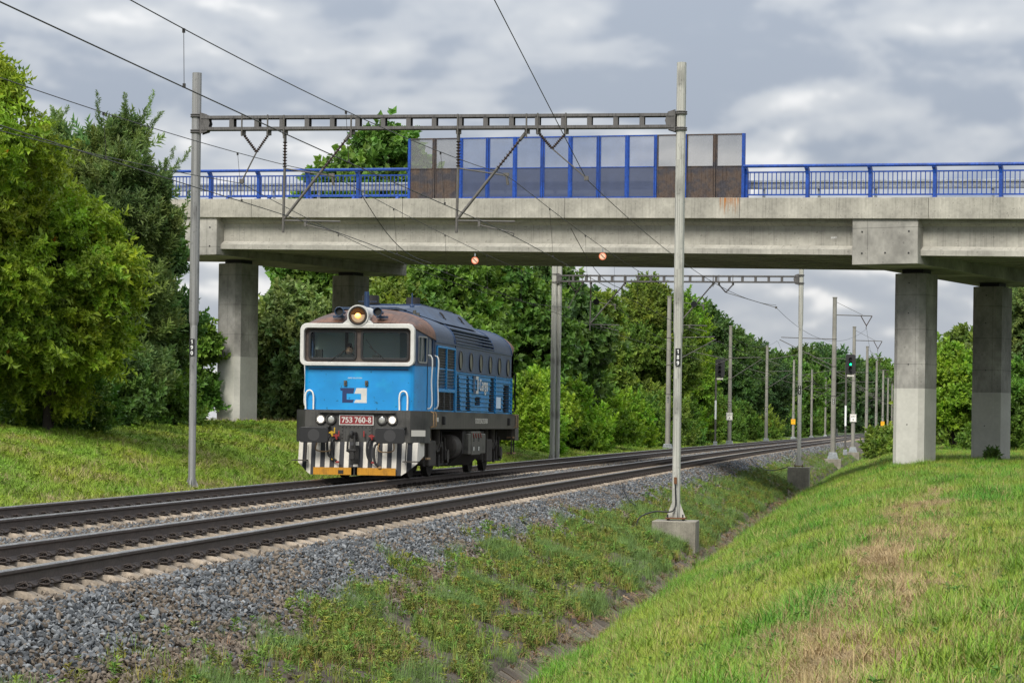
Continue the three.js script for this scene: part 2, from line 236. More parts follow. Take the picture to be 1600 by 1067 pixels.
{
  const lists = [[], [], []], stoneMat = std(0xffffff, 0.95);
  const put = (a, s, y, size, dusty) => {
    const t = R(); let c;
    if (R() < dusty) c = rgb(lerp(0.075, 0.21, t), lerp(0.06, 0.17, t), lerp(0.047, 0.13, t)); else c = rgb(lerp(0.06, 0.24, t ** 2), lerp(0.066, 0.25, t ** 2), lerp(0.073, 0.258, t ** 2));
    const [x, , z] = at(a, s), k = size * rr(0.7, 1.3);
    lists[Math.floor(R() * 3)].push([mat4(x, y, z, rr(0, 6.28), rr(0, 6.28), rr(0, 6.28), k * rr(0.8, 1.45), k * rr(0.45, 0.8), k * rr(0.75, 1.15)), c]);
  };
  const zone = (a0, a1, s0, s1, per, size, fy, dusty) => { const n = Math.round((a1 - a0) * (s1 - s0) * per); for (let i = 0; i < n; i++) { const a = rr(a0, a1), s = rr(s0, s1); if (a < 6.5 && R() > smooth(5.45, 6.3, a + lerp(0.35, 0, smooth(17, 32, s)) + nG(s * 0.3, 8) * 0.3 + nG(a * 3, s * 2) * 0.15)) continue; put(a, s, fy(a, s), size * rr(0.8, 1.15), typeof dusty === 'function' ? dusty(a, s) : dusty); } };
  const shoulderY = (a, s) => groundY(a, s) + lerp(0.0, 0.07, smooth(5.8, 6.6, a)) + rr(-0.02, 0.03) + nG(a * 2, s * 1.2) * 0.02;
  const dust = (a, s) => 0.16 + 0.4 * smooth(0.0, 0.55, nG(a * 0.8 + 3, s * 0.3)) + 0.45 * smooth(6.9, 7.2, a) + 0.5 * smooth(6.25, 5.8, a);
  for (const [s0, s1, d, z] of [[15, 34, 900, 0.030], [34, 62, 660, 0.031], [62, 130, 230, 0.044], [130, 260, 70, 0.06]]) zone(5.0, 6.96, s0, s1, d, z, shoulderY, dust);
  const bed = (a, s) => (a < 7.5 ? -0.265 : -0.29) + rr(-0.025, 0.028);
  for (const [s0, s1, d, z] of [[16, 40, 420, 0.030], [40, 70, 260, 0.034], [70, 140, 110, 0.045]]) { zone(6.96, 7.5, s0, s1, d, z, bed, 0.85); zone(7.5, 9.58, s0, s1, d, z, bed, 0.9); zone(10.8, 13.4, s0 + 6, s1 + 6, d * 0.7, z, bed, 0.8); }
  for (const [s0, s1, d, z] of [[20, 45, 620, 0.032], [45, 80, 380, 0.036], [80, 150, 150, 0.046], [150, 260, 60, 0.06]]) zone(9.55, 10.85, s0, s1, d, z, (a, s) => -0.225 + rr(-0.025, 0.035), 0.5);
  for (const [s0, s1, d, z] of [[28, 80, 220, 0.036], [80, 150, 90, 0.046]]) zone(13.35, 14.3, s0, s1, d, z, (a, s) => lerp(-0.24, -0.35, (a - 13.35) / 0.9) + rr(-0.02, 0.02), 0.5);
  lists.forEach((l, i) => stuff('ballast', stoneGeo(40 + i), stoneMat, l, 'grey and brown broken stone ballast around the tracks', 'ballast'));
}

// ---------------------------------------------------------------- concrete ditch channel
{
  const t = thing('drainage_channel', 'shallow concrete slab channel in the ditch beside the near track', 'drainage channel');
  const sec = [[0.36, 0.155], [0.27, 0.10], [0.15, 0.015], [0, -0.01], [-0.15, 0.015], [-0.27, 0.10], [-0.36, 0.155]];
  const len = 0.33, ring = (z, k) => [...sec.map(([x, y]) => [x, y, z]), ...sec.map(([x, y]) => [x * 1.04, y - 0.06 * k, z]).reverse()];
  const gs = [0, 1].map((v) => { const r0 = ring(-len / 2 + 0.004, 1), r1 = ring(len / 2 - 0.004, 1); const cap = (q) => loft([q.slice(0, 7), q.slice(7).reverse()], false, 0); return metres(join([loft([r0, r1], true, 0.4), cap(r0), cap(r1)])); });
  const ms = [0, 1, 2, 3].map((i) => std(rgb(0.20 - i * 0.03, 0.168 - i * 0.028, 0.132 - i * 0.024), 0.95, { map: tiled(concreteMap, 0.7 + i * 0.2, 0.5), bumpMap: tiled(bumpMap, 0.3), bumpScale: 0.006 }));
  for (let i = 0; i < 290; i++) {
    const s = 20 + i * len, m = mesh('channel_slab', gs[i & 1], pick(ms), t); m.position.set(...at(3.80, s, -1.485 + rr(-0.006, 0.006))); m.rotation.set(rr(-0.02, 0.02), heading(s) + rr(-0.01, 0.01), rr(-0.012, 0.012));
  }
}

// ---------------------------------------------------------------- road bridge
// Local frame: x along the road, z towards the camera, heights absolute; the road falls to the right.
const BX = -13.571 * Math.cos(YAW) - 94.909 * Math.sin(YAW), BS = -13.571 * Math.sin(YAW) + 94.909 * Math.cos(YAW), BT = -(29.046 * Math.PI / 180 - YAW), FALL = -0.0303, CROSS = -0.018;
const sheared = (g) => { const o = flatGeo(g); o.applyMatrix4(new THREE.Matrix4().set(1, 0, 0, 0, FALL, 1, CROSS, 0, 0, 0, 1, 0, 0, 0, 0, 1)); o.computeVertexNormals(); return o; };
const DECK = 9.67, SPANS = [-26.2, 1.53, 29.2, 56.9], BACK = -14;
{
  const b = thing('road_bridge', 'concrete road bridge on square piers crossing over both tracks', 'bridge', [BX, 0, -BS], BT);
  mesh('deck_slab', metres(sheared(box(96, 0.34, 13.2, 22, DECK - 0.42, -7))), M.girder, b);
  for (let i = 0; i < 14; i++) {                                     // edge beams cast in lengths with open joints, both sides
    const L = 6.6, x0 = -24 + i * L + 1.9;
    for (const z of [-0.29, BACK + 0.29]) mesh('edge_beam', metres(sheared(box(L - 0.015, 0.69, 0.58, x0 + L / 2, DECK - 0.345, z, 0.012))), M.concrete, b);
  }
  const gz = []; for (let k = 0; k < 10; k++) gz.push(-0.72 - k * 1.395);
  for (let sp = 0; sp < 3; sp++) {
    const x0 = SPANS[sp] + 1.125, x1 = SPANS[sp + 1] - 1.125, g = extrude(poly([[-0.34, 0], [0.34, 0], [0.34, 0.17], [0.24, 0.235], [0.13, 0.30], [0.13, 0.95], [0.34, 1.05], [0.34, 1.16], [-0.34, 1.16], [-0.34, 1.05], [-0.13, 0.95], [-0.13, 0.30], [-0.24, 0.235], [-0.34, 0.17]]), x1 - x0).rotateY(Math.PI / 2);
    gz.forEach((z, k) => {
      const m = mesh('girder', metres(sheared(g.clone().translate(x0, DECK - 1.855, z))), M.girder, b);
      if (k === 0 && sp === 1) for (let i = 0; i < 12; i++) mesh('tie_hole', sheared(cyl(0.022, 0.022, 0.02, 0, 0, 0, 8).rotateX(Math.PI / 2).translate(x0 + 1.6 + i * 2.18, DECK - 0.80, z + 0.13)), M.bearing, m);
    });
    if (sp === 1) mesh('diaphragm', metres(sheared(box(0.3, 0.8, 12.6, (x0 + x1) / 2, DECK - 1.2, -7))), M.girder, b);
  }
  for (const [k, bottom] of [[1, 7.55], [2, 6.67]]) {
    const x = SPANS[k], topAt = DECK - 0.70 + FALL * x, c = mesh('crosshead', metres(box(2.25, topAt - bottom + 0.1, 13.7, x, (topAt + bottom) / 2, -6.95, 0.03)), M.block, b);
    for (const [hx, hy] of [[-0.78, 0.32], [0.82, 0.30], [-0.78, -0.38], [0.02, -0.38], [0.82, -0.40]]) mesh('tie_hole', cyl(0.03, 0.03, 0.02, 0, 0, 0, 8).rotateX(Math.PI / 2).translate(x + hx, (topAt + bottom) / 2 + hy, -0.094), M.bearing, c);
    for (const z of [-3.15, -11.2]) {
      const wx = BX + x * Math.cos(BT) + z * Math.sin(BT), ws = BS + x * Math.sin(BT) - z * Math.cos(BT), gy = groundY(-wx, ws) - 0.4, top = bottom - 0.2;
      const w = 0.54, d = 0.74, ch = 0.17, sh = [[-w + ch, -d], [w - ch, -d], [w, -d + ch], [w, d - ch], [w - ch, d], [-w + ch, d], [-w, d - ch], [-w, -d + ch]];
      const col = (k0, h) => extrude(poly(sh.map(([px, py]) => [px * k0, py * k0])), h).rotateX(-Math.PI / 2);
      const p = mesh('pier', metres(col(1, top - gy).translate(x, gy, z)), M.pier, b);
      mesh('painted_base', metres(col(1.006, (k === 1 ? 3.75 : 2.65) - gy).translate(x, gy, z)), M.pierPaint, p);
      mesh('bearing', box(0.72, 0.24, 0.8, x, bottom - 0.1, z), M.bearing, p);
      if (k === 2) for (const [hy, hx] of [[0.9, 0], [2.9, 0.02], [4.6, 0], [5.6, 0.01]]) mesh('tie_hole', cyl(0.022, 0.022, 0.02, 0, 0, 0, 8).rotateX(Math.PI / 2).translate(x + hx, hy + 0.55, z + d * 1.006), M.bearing, p);
    }
  }
  // rust run down the edge beam from the foot of the screen's last post
  const stain = textTexture(128, 128, (c, w, h) => { c.clearRect(0, 0, w, h); const r = mulberry(8); for (let i = 0; i < 60; i++) { const x = 64 + (r() + r() + r() - 1.5) * 70, l = 30 + r() * 95; const g = c.createLinearGradient(0, 0, 0, l); const al = 0.05 + r() * 0.16; g.addColorStop(0, `rgba(190,112,22,${al * 1.5})`); g.addColorStop(0.7, `rgba(186,118,40,${al})`); g.addColorStop(1, 'rgba(180,120,50,0)'); c.fillStyle = g; c.fillRect(x, 0, 1 + r() * 6, l); } });
  mesh('rust_stain', sheared(faceUV(0.85, 0.68, 23.75, DECK - 0.345, 0.004)), std(0xffffff, 0.9, { map: stain, transparent: true }), b);
  mesh('graffiti_tag', sheared(faceUV(0.22, 0.09, 27.25, DECK - 1.28, -0.585)), std(0xffffff, 0.9, { transparent: true, map: textTexture(128, 64, (c) => { c.strokeStyle = 'rgba(235,235,235,0.85)'; c.lineWidth = 9; c.beginPath(); for (const [x, y, m] of [[8, 12, 1], [14, 52], [34, 20], [46, 54], [58, 14], [60, 52, 1], [86, 12], [80, 52], [112, 12, 1], [104, 54]]) m ? c.moveTo(x, y) : c.lineTo(x, y); c.stroke(); }) }), b);
}
function railing(label, posts, z, name = 'bridge_railing') {
  const t = thing(name, label, 'railing', [BX, 0, -BS], BT, 'blue railings on the bridge'), L = 2.2, s = z > -7 ? 1 : -1;
  const post = extrude(poly([[-0.06, 0], [0.06, 0], [0.06, 0.78], [0.10, 0.92], [0.17, 0.99], [0.13, 1.05], [0.0, 0.99], [-0.06, 0.86]]), 0.1, 0.008).rotateY(-Math.PI / 2 * s);
  const base = box(0.2, 0.02, 0.24);
  for (let i = posts[0]; i <= posts[1]; i++) mesh('post', metres(sheared(join([post.clone().translate(i * L + 0.05 * s, DECK, z - 0.05 * s), base.clone().translate(i * L, DECK + 0.012, z)]))), M.blue, t);
  const x0 = posts[0] * L - 0.05, x1 = posts[1] * L + 0.05;
  mesh('handrail', metres(sheared(rod([x0, DECK + 1.06, z + 0.10 * s], [x1, DECK + 1.06, z + 0.10 * s], 0.055, 12))), M.blue, t);
  for (let i = posts[0]; i < posts[1]; i++) {
    const a = i * L + 0.07, w = L - 0.14;
    for (const y of [0.11, 0.86]) mesh('rail_bar', metres(sheared(box(w, 0.05, 0.045, a + w / 2, DECK + y, z))), M.blue, t);
    for (let k = 0; k < 13; k++) mesh('baluster', sheared(box(0.028, 0.70, 0.02, a + (k + 0.5) / 13 * w, DECK + 0.485, z)), M.blue, t);
  }
}
railing('blue bridge railing left of the tall screen', [-3, 5], -0.28);
railing('blue bridge railing right of the tall screen', [11, 18], -0.28);
railing('blue railing along the far edge of the bridge', [-3, 5], BACK + 0.28);
{
  const t = thing('protective_screen', 'tall blue framed protection screen with rusty end panels on the bridge', 'screen', [BX, 0, -BS], BT), x0 = 11, P = 1.1, z = -0.20, H = 2.16;
  for (let i = 0; i <= 12; i++) mesh('post', metres(sheared(box(i % 2 ? 0.055 : 0.10, H, 0.09, x0 + i * P + (i === 0 ? 0.06 : i === 12 ? -0.06 : 0), DECK + H / 2 + 0.004, z))), i % 2 && (i < 2 || i > 10) ? M.rustPanel : M.blue, t);
  for (let i = 0; i < 12; i++) {
    const rusty = i < 2 || i > 8.5, xa = x0 + i * P + 0.055, w = P - 0.11, cx = xa + w / 2, fm = rusty ? M.rustPanel : M.blue;
    mesh('upper_panel', metres(sheared(box(w - 0.04, 1.05, 0.012, cx, DECK + 1.60, z))), rusty ? M.meshPale : M.meshUp, t);
    mesh('lower_panel', metres(sheared(box(w - 0.04, 1.0, 0.014, cx, DECK + 0.56, z))), rusty ? M.rustPanel : M.meshLow, t);
    mesh('panel_frame', metres(sheared(join([box(w, 0.045, 0.05, cx, DECK + 2.14, z), box(w, 0.03, 0.05, cx, DECK + 1.07, z), box(w, 0.045, 0.05, cx, DECK + 0.035, z), box(0.03, 2.06, 0.05, xa + 0.012, DECK + 1.09, z), box(0.03, 2.06, 0.05, xa + w - 0.012, DECK + 1.09, z)]))), fm, t);
  }
}
for (const [label, z] of [['grey steel crash barrier behind the near blue railing', -1.25], ['grey steel crash barrier on the far side of the bridge road', BACK + 1.25]]) {
  const t = thing('crash_barrier', label, 'crash barrier', [BX, 0, -BS], BT);
  const wv = [[0.155, 0], [0.13, 0.045], [0.075, 0.05], [0.05, 0.0], [-0.05, 0.0], [-0.075, 0.05], [-0.13, 0.045], [-0.155, 0]];
  for (let i = -3; i < 11; i++) { const x = i * 4; mesh('barrier_rail', metres(sheared(loft([wv.map(([y, d]) => [x, DECK + 0.52 + y, z + d]), wv.map(([y, d]) => [x + 4.02, DECK + 0.52 + y, z + d])], false, 0.3))), M.galv, t); }
  for (let i = -6; i < 22; i++) mesh('barrier_post', metres(sheared(box(0.07, 0.85, 0.10, i * 2 + 0.4, DECK + 0.18, z - 0.09))), M.galv, t);
}

// ---------------------------------------------------------------- overhead line supports
const digitTex = new Map();
function numberPlate(text, parent, x, y, z, h, turn = 0) {
  if (!digitTex.has(text)) digitTex.set(text, std(0xffffff, 0.6, { map: textTexture(48, 48 * text.length, (c, w, hh) => { c.fillStyle = '#0c0d0e'; c.fillRect(0, 0, w, hh); c.fillStyle = '#e8e8e4'; c.font = 'bold 46px sans-serif'; c.textAlign = 'center'; c.textBaseline = 'middle'; [...text].forEach((d, i) => c.fillText(d, w / 2, 25 + i * 48)); }) }));
  const m = mesh('number_plate', join([box(h / text.length * 0.9, h, 0.012)]), M.black, parent); m.position.set(x, y, z); m.rotation.y = turn;
  mesh('numerals', faceUV(h / text.length * 0.86, h * 0.98, 0, 0, 0.0085), digitTex.get(text), m);
}
function insulator(p, q, r, n) { const a = V3(...p), b = V3(...q), parts = [rod(p, q, r * 0.42, 8)]; for (let i = 0; i < n; i++) { const c = a.clone().lerp(b, (i + 0.5) / n), d = b.clone().sub(a).normalize().multiplyScalar(0.012); parts.push(rod(c.clone().sub(d).toArray(), c.clone().add(d).toArray(), r, 10, r * 0.6)); } return join(parts); }
function post(parent, a, s, foot, top, collar, rU, rL, mat, seg) {
  const [x, , z] = at(a, s);
  const g = join([cyl(rL, rL, collar - foot, x, (collar + foot) / 2, z, seg), cyl(rL, rU, 0.1, x, collar + 0.05, z, seg), cyl(rU, rU * 0.97, top - collar - 0.1, x, (top + collar + 0.1) / 2, z, seg)]);
  return mesh('post', metres(toCreasedNormals(g, 0.5)), mat, parent);
}
function footing(parent, a, s, y, w, h, d, fins, finMat) {
  const [x, , z] = at(a, s);
  if (h) mesh('concrete_footing', metres(box(w, h, d, x, y - h / 2, z, 0.02)), M.footing, parent);
  const g = [box(0.42, 0.025, 0.42, x, y + 0.05, z)];
  mesh('base_plate', join(g), M.rust, parent);
  for (const [bx, bz] of [[-0.16, -0.16], [0.16, -0.16], [0.16, 0.16], [-0.16, 0.16]]) mesh('anchor_bolt', cyl(0.018, 0.018, 0.14, x + bx, y + 0.06, z + bz, 6), M.black, parent);
  if (fins) for (let k = 0; k < 4; k++) mesh('gusset', extrude(poly([[0.05, 0], [0.2, 0], [0.075, 0.34], [0.05, 0.34]]), 0.012).translate(0, 0, -0.006).rotateY(k * Math.PI / 2 + 0.12).translate(x, y + 0.062, z), finMat, parent);
}
function beamParts(parent, a0, a1, s, y, h, mat) {                   // ladder beam of two channel chords with battens
  const xa = at(a0, s)[0], xb = at(a1, s)[0], z = -s, w = xb - xa, n = Math.round(w / 0.565);
  for (const [yy, nm] of [[y + h / 2, 'top_chord'], [y - h / 2, 'bottom_chord']]) mesh(nm, metres(join([box(w, 0.062, 0.05, (xa + xb) / 2, yy, z + 0.11), box(w, 0.062, 0.05, (xa + xb) / 2, yy, z - 0.11), box(w, 0.012, 0.20, (xa + xb) / 2, yy + (yy > y ? 0.02 : -0.02), z)])), mat, parent);
  for (let i = 0; i <= n; i++) { const x = xa + 0.12 + (w - 0.24) * i / n; mesh('batten', join([box(0.10, h, 0.012, x, y, z + 0.115), box(0.10, h, 0.012, x, y, z - 0.115), box(0.012, h, 0.21, x, y, z)]), mat, parent); }
  for (const [x, k] of [[xa, 1], [xb, -1]]) {
    mesh('end_bracket', join([extrude(poly([[0, -h * 0.95], [0.16, -h * 0.75], [0.22, 0], [0.16, h * 0.75], [0, h * 0.95]].map(([px, py]) => [px * k, py])), 0.02).translate(x - 0.03 * k, y, z - 0.12), extrude(poly([[0, -h * 0.95], [0.16, -h * 0.75], [0.22, 0], [0.16, h * 0.75], [0, h * 0.95]].map(([px, py]) => [px * k, py])), 0.02).translate(x - 0.03 * k, y, z + 0.10)]), mat, parent);
    for (const yy of [0.78, 0.60, -0.60, -0.78]) mesh('clamp_band', new THREE.TorusGeometry(0.125, 0.016, 6, 16).rotateX(Math.PI / 2).translate(x - 0.135 * k, y + yy * h, z), mat, parent);
  }
}
function cantilever(parent, ac, s, y, pale) {                        // drop post, strut, messenger arm and steady arm over one track
  const X = (d) => at(ac - d, s)[0], z = -s, am = M.arm, c = new THREE.Group(); c.name = 'cantilever'; parent.add(c);
  const xp = X(-1.02), xt = X(0.46), yb = y - 0.19;
  mesh('hanger_bracket', join([box(0.1, 0.16, 0.12, xp, yb + 0.02, z), box(0.1, 0.16, 0.12, xt, yb + 0.02, z), cyl(0.02, 0.02, 0.5, xp, yb + 0.1, z + 0.13, 6), cyl(0.02, 0.02, 0.5, xt, yb + 0.1, z + 0.13, 6)]), am, c);
  mesh('drop_post', join([rod([xp, yb - 0.75, z], [xp - 0.02, 5.36, z], 0.03, 8), rod([xp, yb, z], [xp, yb - 0.24, z], 0.034, 8)]), am, c);
  mesh('post_insulator', insulator([xp, yb - 0.2, z], [xp, yb - 0.78, z], 0.055, 9), M.insulator, c);
  const e = (t) => [lerp(xt, xp, t), lerp(yb, 5.66, t), z];
  mesh('diagonal_strut', join([rod(e(0.42), e(1), 0.032, 8), rod(e(0), e(0.1), 0.036, 8)]), am, c);
  mesh('strut_insulator', insulator(e(0.09), e(0.43), 0.05, 10), M.insulator, c);
  mesh('messenger_arm', rod([xp, y - 0.98, z], [X(0.02), y - 1.14, z], 0.018, 6), am, c);
  mesh('messenger_clamp', join([box(0.12, 0.07, 0.06, X(0.02), y - 1.12, z), rod([X(0.03), y - 1.14, z], [X(0.06), y - 1.34, z], 0.03, 8)]), am, c);
  mesh('registration_tube', join([rod([xp, 5.62, z], [X(0.22), 5.60, z], 0.02, 8), box(0.05, 0.16, 0.05, X(-0.55), 5.57, z)]), M.arm, c);
  mesh('steady_arm', join([rod([X(-0.55), 5.53, z], [X(0.2), 5.36, z], 0.016, 6), rod([X(0.2), 5.36, z], [X(0.18), 5.28, z], 0.014, 6)]), M.arm, c);
}
function vHanger(parent, a1, a2, am, yv, ae, ye, s, y) {               // feeder: two insulator legs in a V, then a tie rod to the conductor clamp
  const g = new THREE.Group(); g.name = 'feeder_hanger'; parent.add(g); const p = (a, yy) => [at(a, s)[0], yy, -s], yb = y - 0.2;
  mesh('hanger_foot', join([box(0.09, 0.12, 0.1, ...p(a1, yb)), box(0.09, 0.12, 0.1, ...p(a2, yb)), cyl(0.018, 0.018, 0.46, p(a1)[0], yb + 0.14, -s + 0.13, 6), cyl(0.018, 0.018, 0.46, p(a2)[0], yb + 0.14, -s + 0.13, 6)]), M.arm, g);
  for (const a of [a1, a2]) mesh('leg_insulator', insulator(p(a, yb - 0.03), p(am, yv), 0.042, 10), M.insulator, g);
  mesh('tie_rod', join([rod(p(am, yv), p(ae, ye), 0.016, 6), box(0.09, 0.09, 0.09, ...p(ae, ye))]), M.arm, g);
}
function portal(label, s, aR, aL, o) {
  const t = thing('catenary_portal', label, 'catenary portal', [0, 0, 0], 0, 'steel portals carrying the overhead line');
  post(t, aL, s, o.footL, o.topL, o.colL, o.far ? 0.13 : 0.105, o.far ? 0.12 : 0.078, o.far ? M.steelPale : M.steelGrey, 18);
  post(t, aR, s, o.footR, o.topR, o.colR, 0.104, 0.086, M.steelPale, 8);
  if (o.far) post(t, aL - 0.21, s + 0.06, o.footL, o.topL - 0.6, o.colL + 1.6, 0.105, 0.09, M.steelPale, 18);
  footing(t, aL, s, o.footL - 0.06, 0.7, 0.5, 0.7, true, M.steelGrey);
  footing(t, aR, s, o.footR - 0.06, 0.92, 0.95, 1.0, true, M.steelPale);
  beamParts(t, aL - 0.14, aR + 0.14, s, o.beam, 0.245, M.beam);
  for (const ac of TRACKS) cantilever(t, ac, s, o.beam, o.far);
  vHanger(t, 14.05, 13.48, 13.75, o.beam - 0.62, 14.07, o.beam - 1.25, s, o.beam);
  vHanger(t, 7.6, 7.0, 7.3, o.beam - 0.57, o.feed, o.beam - 1.2, s, o.beam);
  const px = at(aR, s)[0], pl = at(aL, s)[0];
  numberPlate(o.numR, t, px + (o.far ? -0.01 : 0.01), o.plR, -s + 0.1, 0.37, 0.1); numberPlate(o.numL, t, pl - 0.01, o.plL, -s + 0.088, 0.37, 0.1);
  if (!o.far) {
    mesh('earth_clamp', box(0.06, 0.14, 0.05, px - 0.01, o.footR + 0.78, -s + 0.1), M.rust, t);
    mesh('earth_cable', tube([[px - 0.01, o.footR + 0.7, -s + 0.11], [px - 0.01, o.footR + 0.2, -s + 0.12], [px - 0.08, o.footR + 0.13, -s + 0.14], [px - 0.45, o.footR + 0.12, -s + 0.2], [px - 0.75, o.footR - 0.02, -s + 0.3], [px - 0.82, o.footR - 0.25, -s + 0.34], [px - 1.1, o.footR - 0.30, -s + 0.35]], 0.016, 40), M.black, t);
  }
  return t;
}
portal('nearest overhead line portal standing in front of the bridge', 52.4, 4.57, 15.1, { footL: -0.28, topL: 8.82, colL: 3.35, footR: -0.62, topR: 8.95, colR: 3.2, beam: 7.72, feed: 6.56, numR: '189', numL: '190', plR: 2.75, plL: 2.87 });
portal('second overhead line portal seen beneath the bridge deck', 106.8, 4.1, 14.7, { footL: -0.2, topL: 8.9, colL: 3.35, footR: -0.32, topR: 8.9, colR: 5.6, beam: 7.6, feed: 5.15, numR: '187', numL: '188', plR: 2.9, plL: 2.7, far: true });

// single masts beyond the bridge, in pairs either side of the tracks
const kmSign = (lines, bg, fg) => std(0xffffff, 0.6, { map: textTexture(96, 120, (c, w, h) => { c.fillStyle = bg; c.fillRect(0, 0, w, h); c.strokeStyle = fg; c.lineWidth = 4; c.strokeRect(4, 4, w - 8, h - 8); c.fillStyle = fg; c.textAlign = 'center'; c.textBaseline = 'middle'; c.font = 'bold 42px sans-serif'; lines.forEach((l, i) => c.fillText(l, w / 2, 36 + i * 50)); }) });
const MASTS = [166, 214, 265, 321, 374, 428, 486];
MASTS.forEach((s, i) => {
  for (const side of [-1, 1]) {
    const a = side > 0 ? 4.5 : i ? 15.0 : 15.45, [x, , z] = at(a, s), top = 9.9, foot = side > 0 ? -0.75 : -0.35;
    const where = ['first', 'second', 'third', 'fourth', 'fifth', 'sixth', 'seventh'][i];
    const t = thing('catenary_mast', `${where} single catenary mast beyond the second portal, ${side > 0 ? 'right side of the tracks' : 'left side before the trees'}`, 'catenary mast', [0, 0, 0], 0, 'single masts beyond the bridge');
    mesh('mast', metres(toCreasedNormals(cyl(0.175, 0.135, top - foot, x, (top + foot) / 2, z, 12), 0.6)), M.mastGrey, t);
    mesh('mast_cap', cyl(0.17, 0.17, 0.06, x, top, z, 10), M.mastGrey, t);
    mesh('foot_sleeve', metres(extrude(poly([[-0.36, 0], [0.36, 0], [0.24, 0.42], [-0.24, 0.42]]), 0.5, 0.01).translate(x, foot, z - 0.25)), M.galv, t);
    mesh('concrete_footing', metres(box(1.1, 1.0, 1.1, x, foot - 0.5, z, 0.02)), M.footing, t);
    const dir = side > 0 ? -1 : 1, ac = side > 0 ? TRACKS[0] : TRACKS[1], xt = at(ac, s)[0];
    mesh('cantilever_tube', join([rod([x, 7.15, z], [xt - dir * 0.3, 7.25, z], 0.03, 6), rod([x, 5.35, z], [xt - dir * 0.2, 7.1, z], 0.03, 6)]), M.arm, t);
    mesh('steady_arm', join([rod([x + dir * 1.6, 6.25, z], [xt + dir * 0.6, 5.75, z], 0.022, 6), rod([xt + dir * 0.6, 5.75, z], [xt - dir * 0.2, 5.42, z], 0.018, 6)]), M.arm, t);
    mesh('mast_bands', join([3.4, 5.35, 7.15].map((y) => cyl(0.185 - y * 0.003, 0.185 - y * 0.003, 0.05, x, y, z, 12))), M.arm, t);
    if (side > 0) {
      const L = [2.45, 2.35, 1.55, 1.55, 1.5, 1.5, 1.5][i];
      mesh('feeder_arm', join([rod([x, 8.75, z], [x + L, 8.7, z], 0.035, 6), rod([x, 9.65, z], [x + L * 0.75, 8.75, z], 0.014, 5)]), M.arm, t);
      mesh('feeder_insulator', join([rod([x + L * 0.7, 8.7, z], [x + L * 0.85, 8.05, z], 0.035, 6), rod([x + L, 8.7, z], [x + L * 0.85, 8.05, z], 0.035, 6), rod([x + L * 0.85, 8.05, z], [x + L * 0.84, 7.85, z], 0.025, 6)]), M.insulator, t);
    }
    numberPlate(String(side > 0 ? 185 - i * 2 : 186 - i * 2), t, x, 3.05, z + 0.175, 0.4);
    const sign = { '1_1': [['237', '0'], '#f2efe6', '#141414'], '-1_1': [['237', '8'], '#f2efe6', '#141414'], '1_4': [['237', '2'], '#f3b40c', '#7a4a00'], '-1_3': [['237', '2'], '#f3b40c', '#7a4a00'] }[side + '_' + i];
    if (sign) { const y = i === 1 ? 2.15 : 2.0, b = mesh('distance_board', box(0.56, 0.68, 0.03, x, y, z + 0.21, 0.01), sign[1] === '#f2efe6' ? M.white : std(0xf3b40c, 0.6), t); mesh('board_face', faceUV(0.52, 0.64, x, y, z + 0.228), kmSign(...sign), b); }
  }
});

// colour light signals
function signal(label, a, s, foot, headY, lit) {
  const [x, , z] = at(a, s), t = thing('railway_signal', label, 'signal', [0, 0, 0], 0, 'colour light signals');
  mesh('signal_post', metres(join([cyl(0.075, 0.075, 2.2, x, foot + 1.1, z, 10), cyl(0.075, 0.075, headY - foot - 3.6, x, (headY + foot + 3.6) / 2, z, 10)])), M.arm, t);
  mesh('white_section', cyl(0.078, 0.078, 1.5, x, foot + 2.9, z, 10), std(rgb(0.8, 0.8, 0.8), 0.5), t);
  mesh('post_foot', box(0.3, 0.4, 0.3, x, foot + 0.2, z, 0.02), M.galv, t);
  mesh('signal_head', extrude(poly(roundRect(-0.36, -0.72, 0.36, 0.72, 0.16)), 0.14, 0.01).translate(x + 0.32, headY, z + 0.1), M.black, t);
  mesh('name_board', box(0.5, 0.13, 0.02, x + 0.32, headY - 0.84, z + 0.2), M.white, t);
  for (let k = 0; k < 3; k++) {
    const y = headY + 0.36 - k * 0.36;
    mesh('lamp_hood', new THREE.CylinderGeometry(0.145, 0.145, 0.22, 14, 1, true, 0, Math.PI * 1.35).rotateX(Math.PI / 2).rotateZ(-Math.PI * 0.175 + Math.PI).translate(x + 0.32, y, z + 0.35), M.black, t);
    mesh('signal_lamp', new THREE.CircleGeometry(0.085, 16).translate(x + 0.32, y, z + 0.257), lit === k ? std(rgb(0.0, 0.5, 0.25), 0.3, { emissive: rgb(0.0, 0.5, 0.2), emissiveIntensity: 0.8 }) : std(rgb(0.01, 0.01, 0.012), 0.15), t);
  }
  if (lit >= 0) { const l = new THREE.PointLight(rgb(0.1, 1, 0.5), 0.08, 0); l.position.set(x + 0.32, headY + 0.36 - lit * 0.36, z + 0.32); l.castShadow = true; t.add(l); }
}
signal('dark unlit signal on white banded post left of the tracks', 14.9, 198, -0.3, 5.9, -1);
signal('signal showing green behind the first mast right of the tracks', 4.3, 186, -0.7, 6.0, 1);

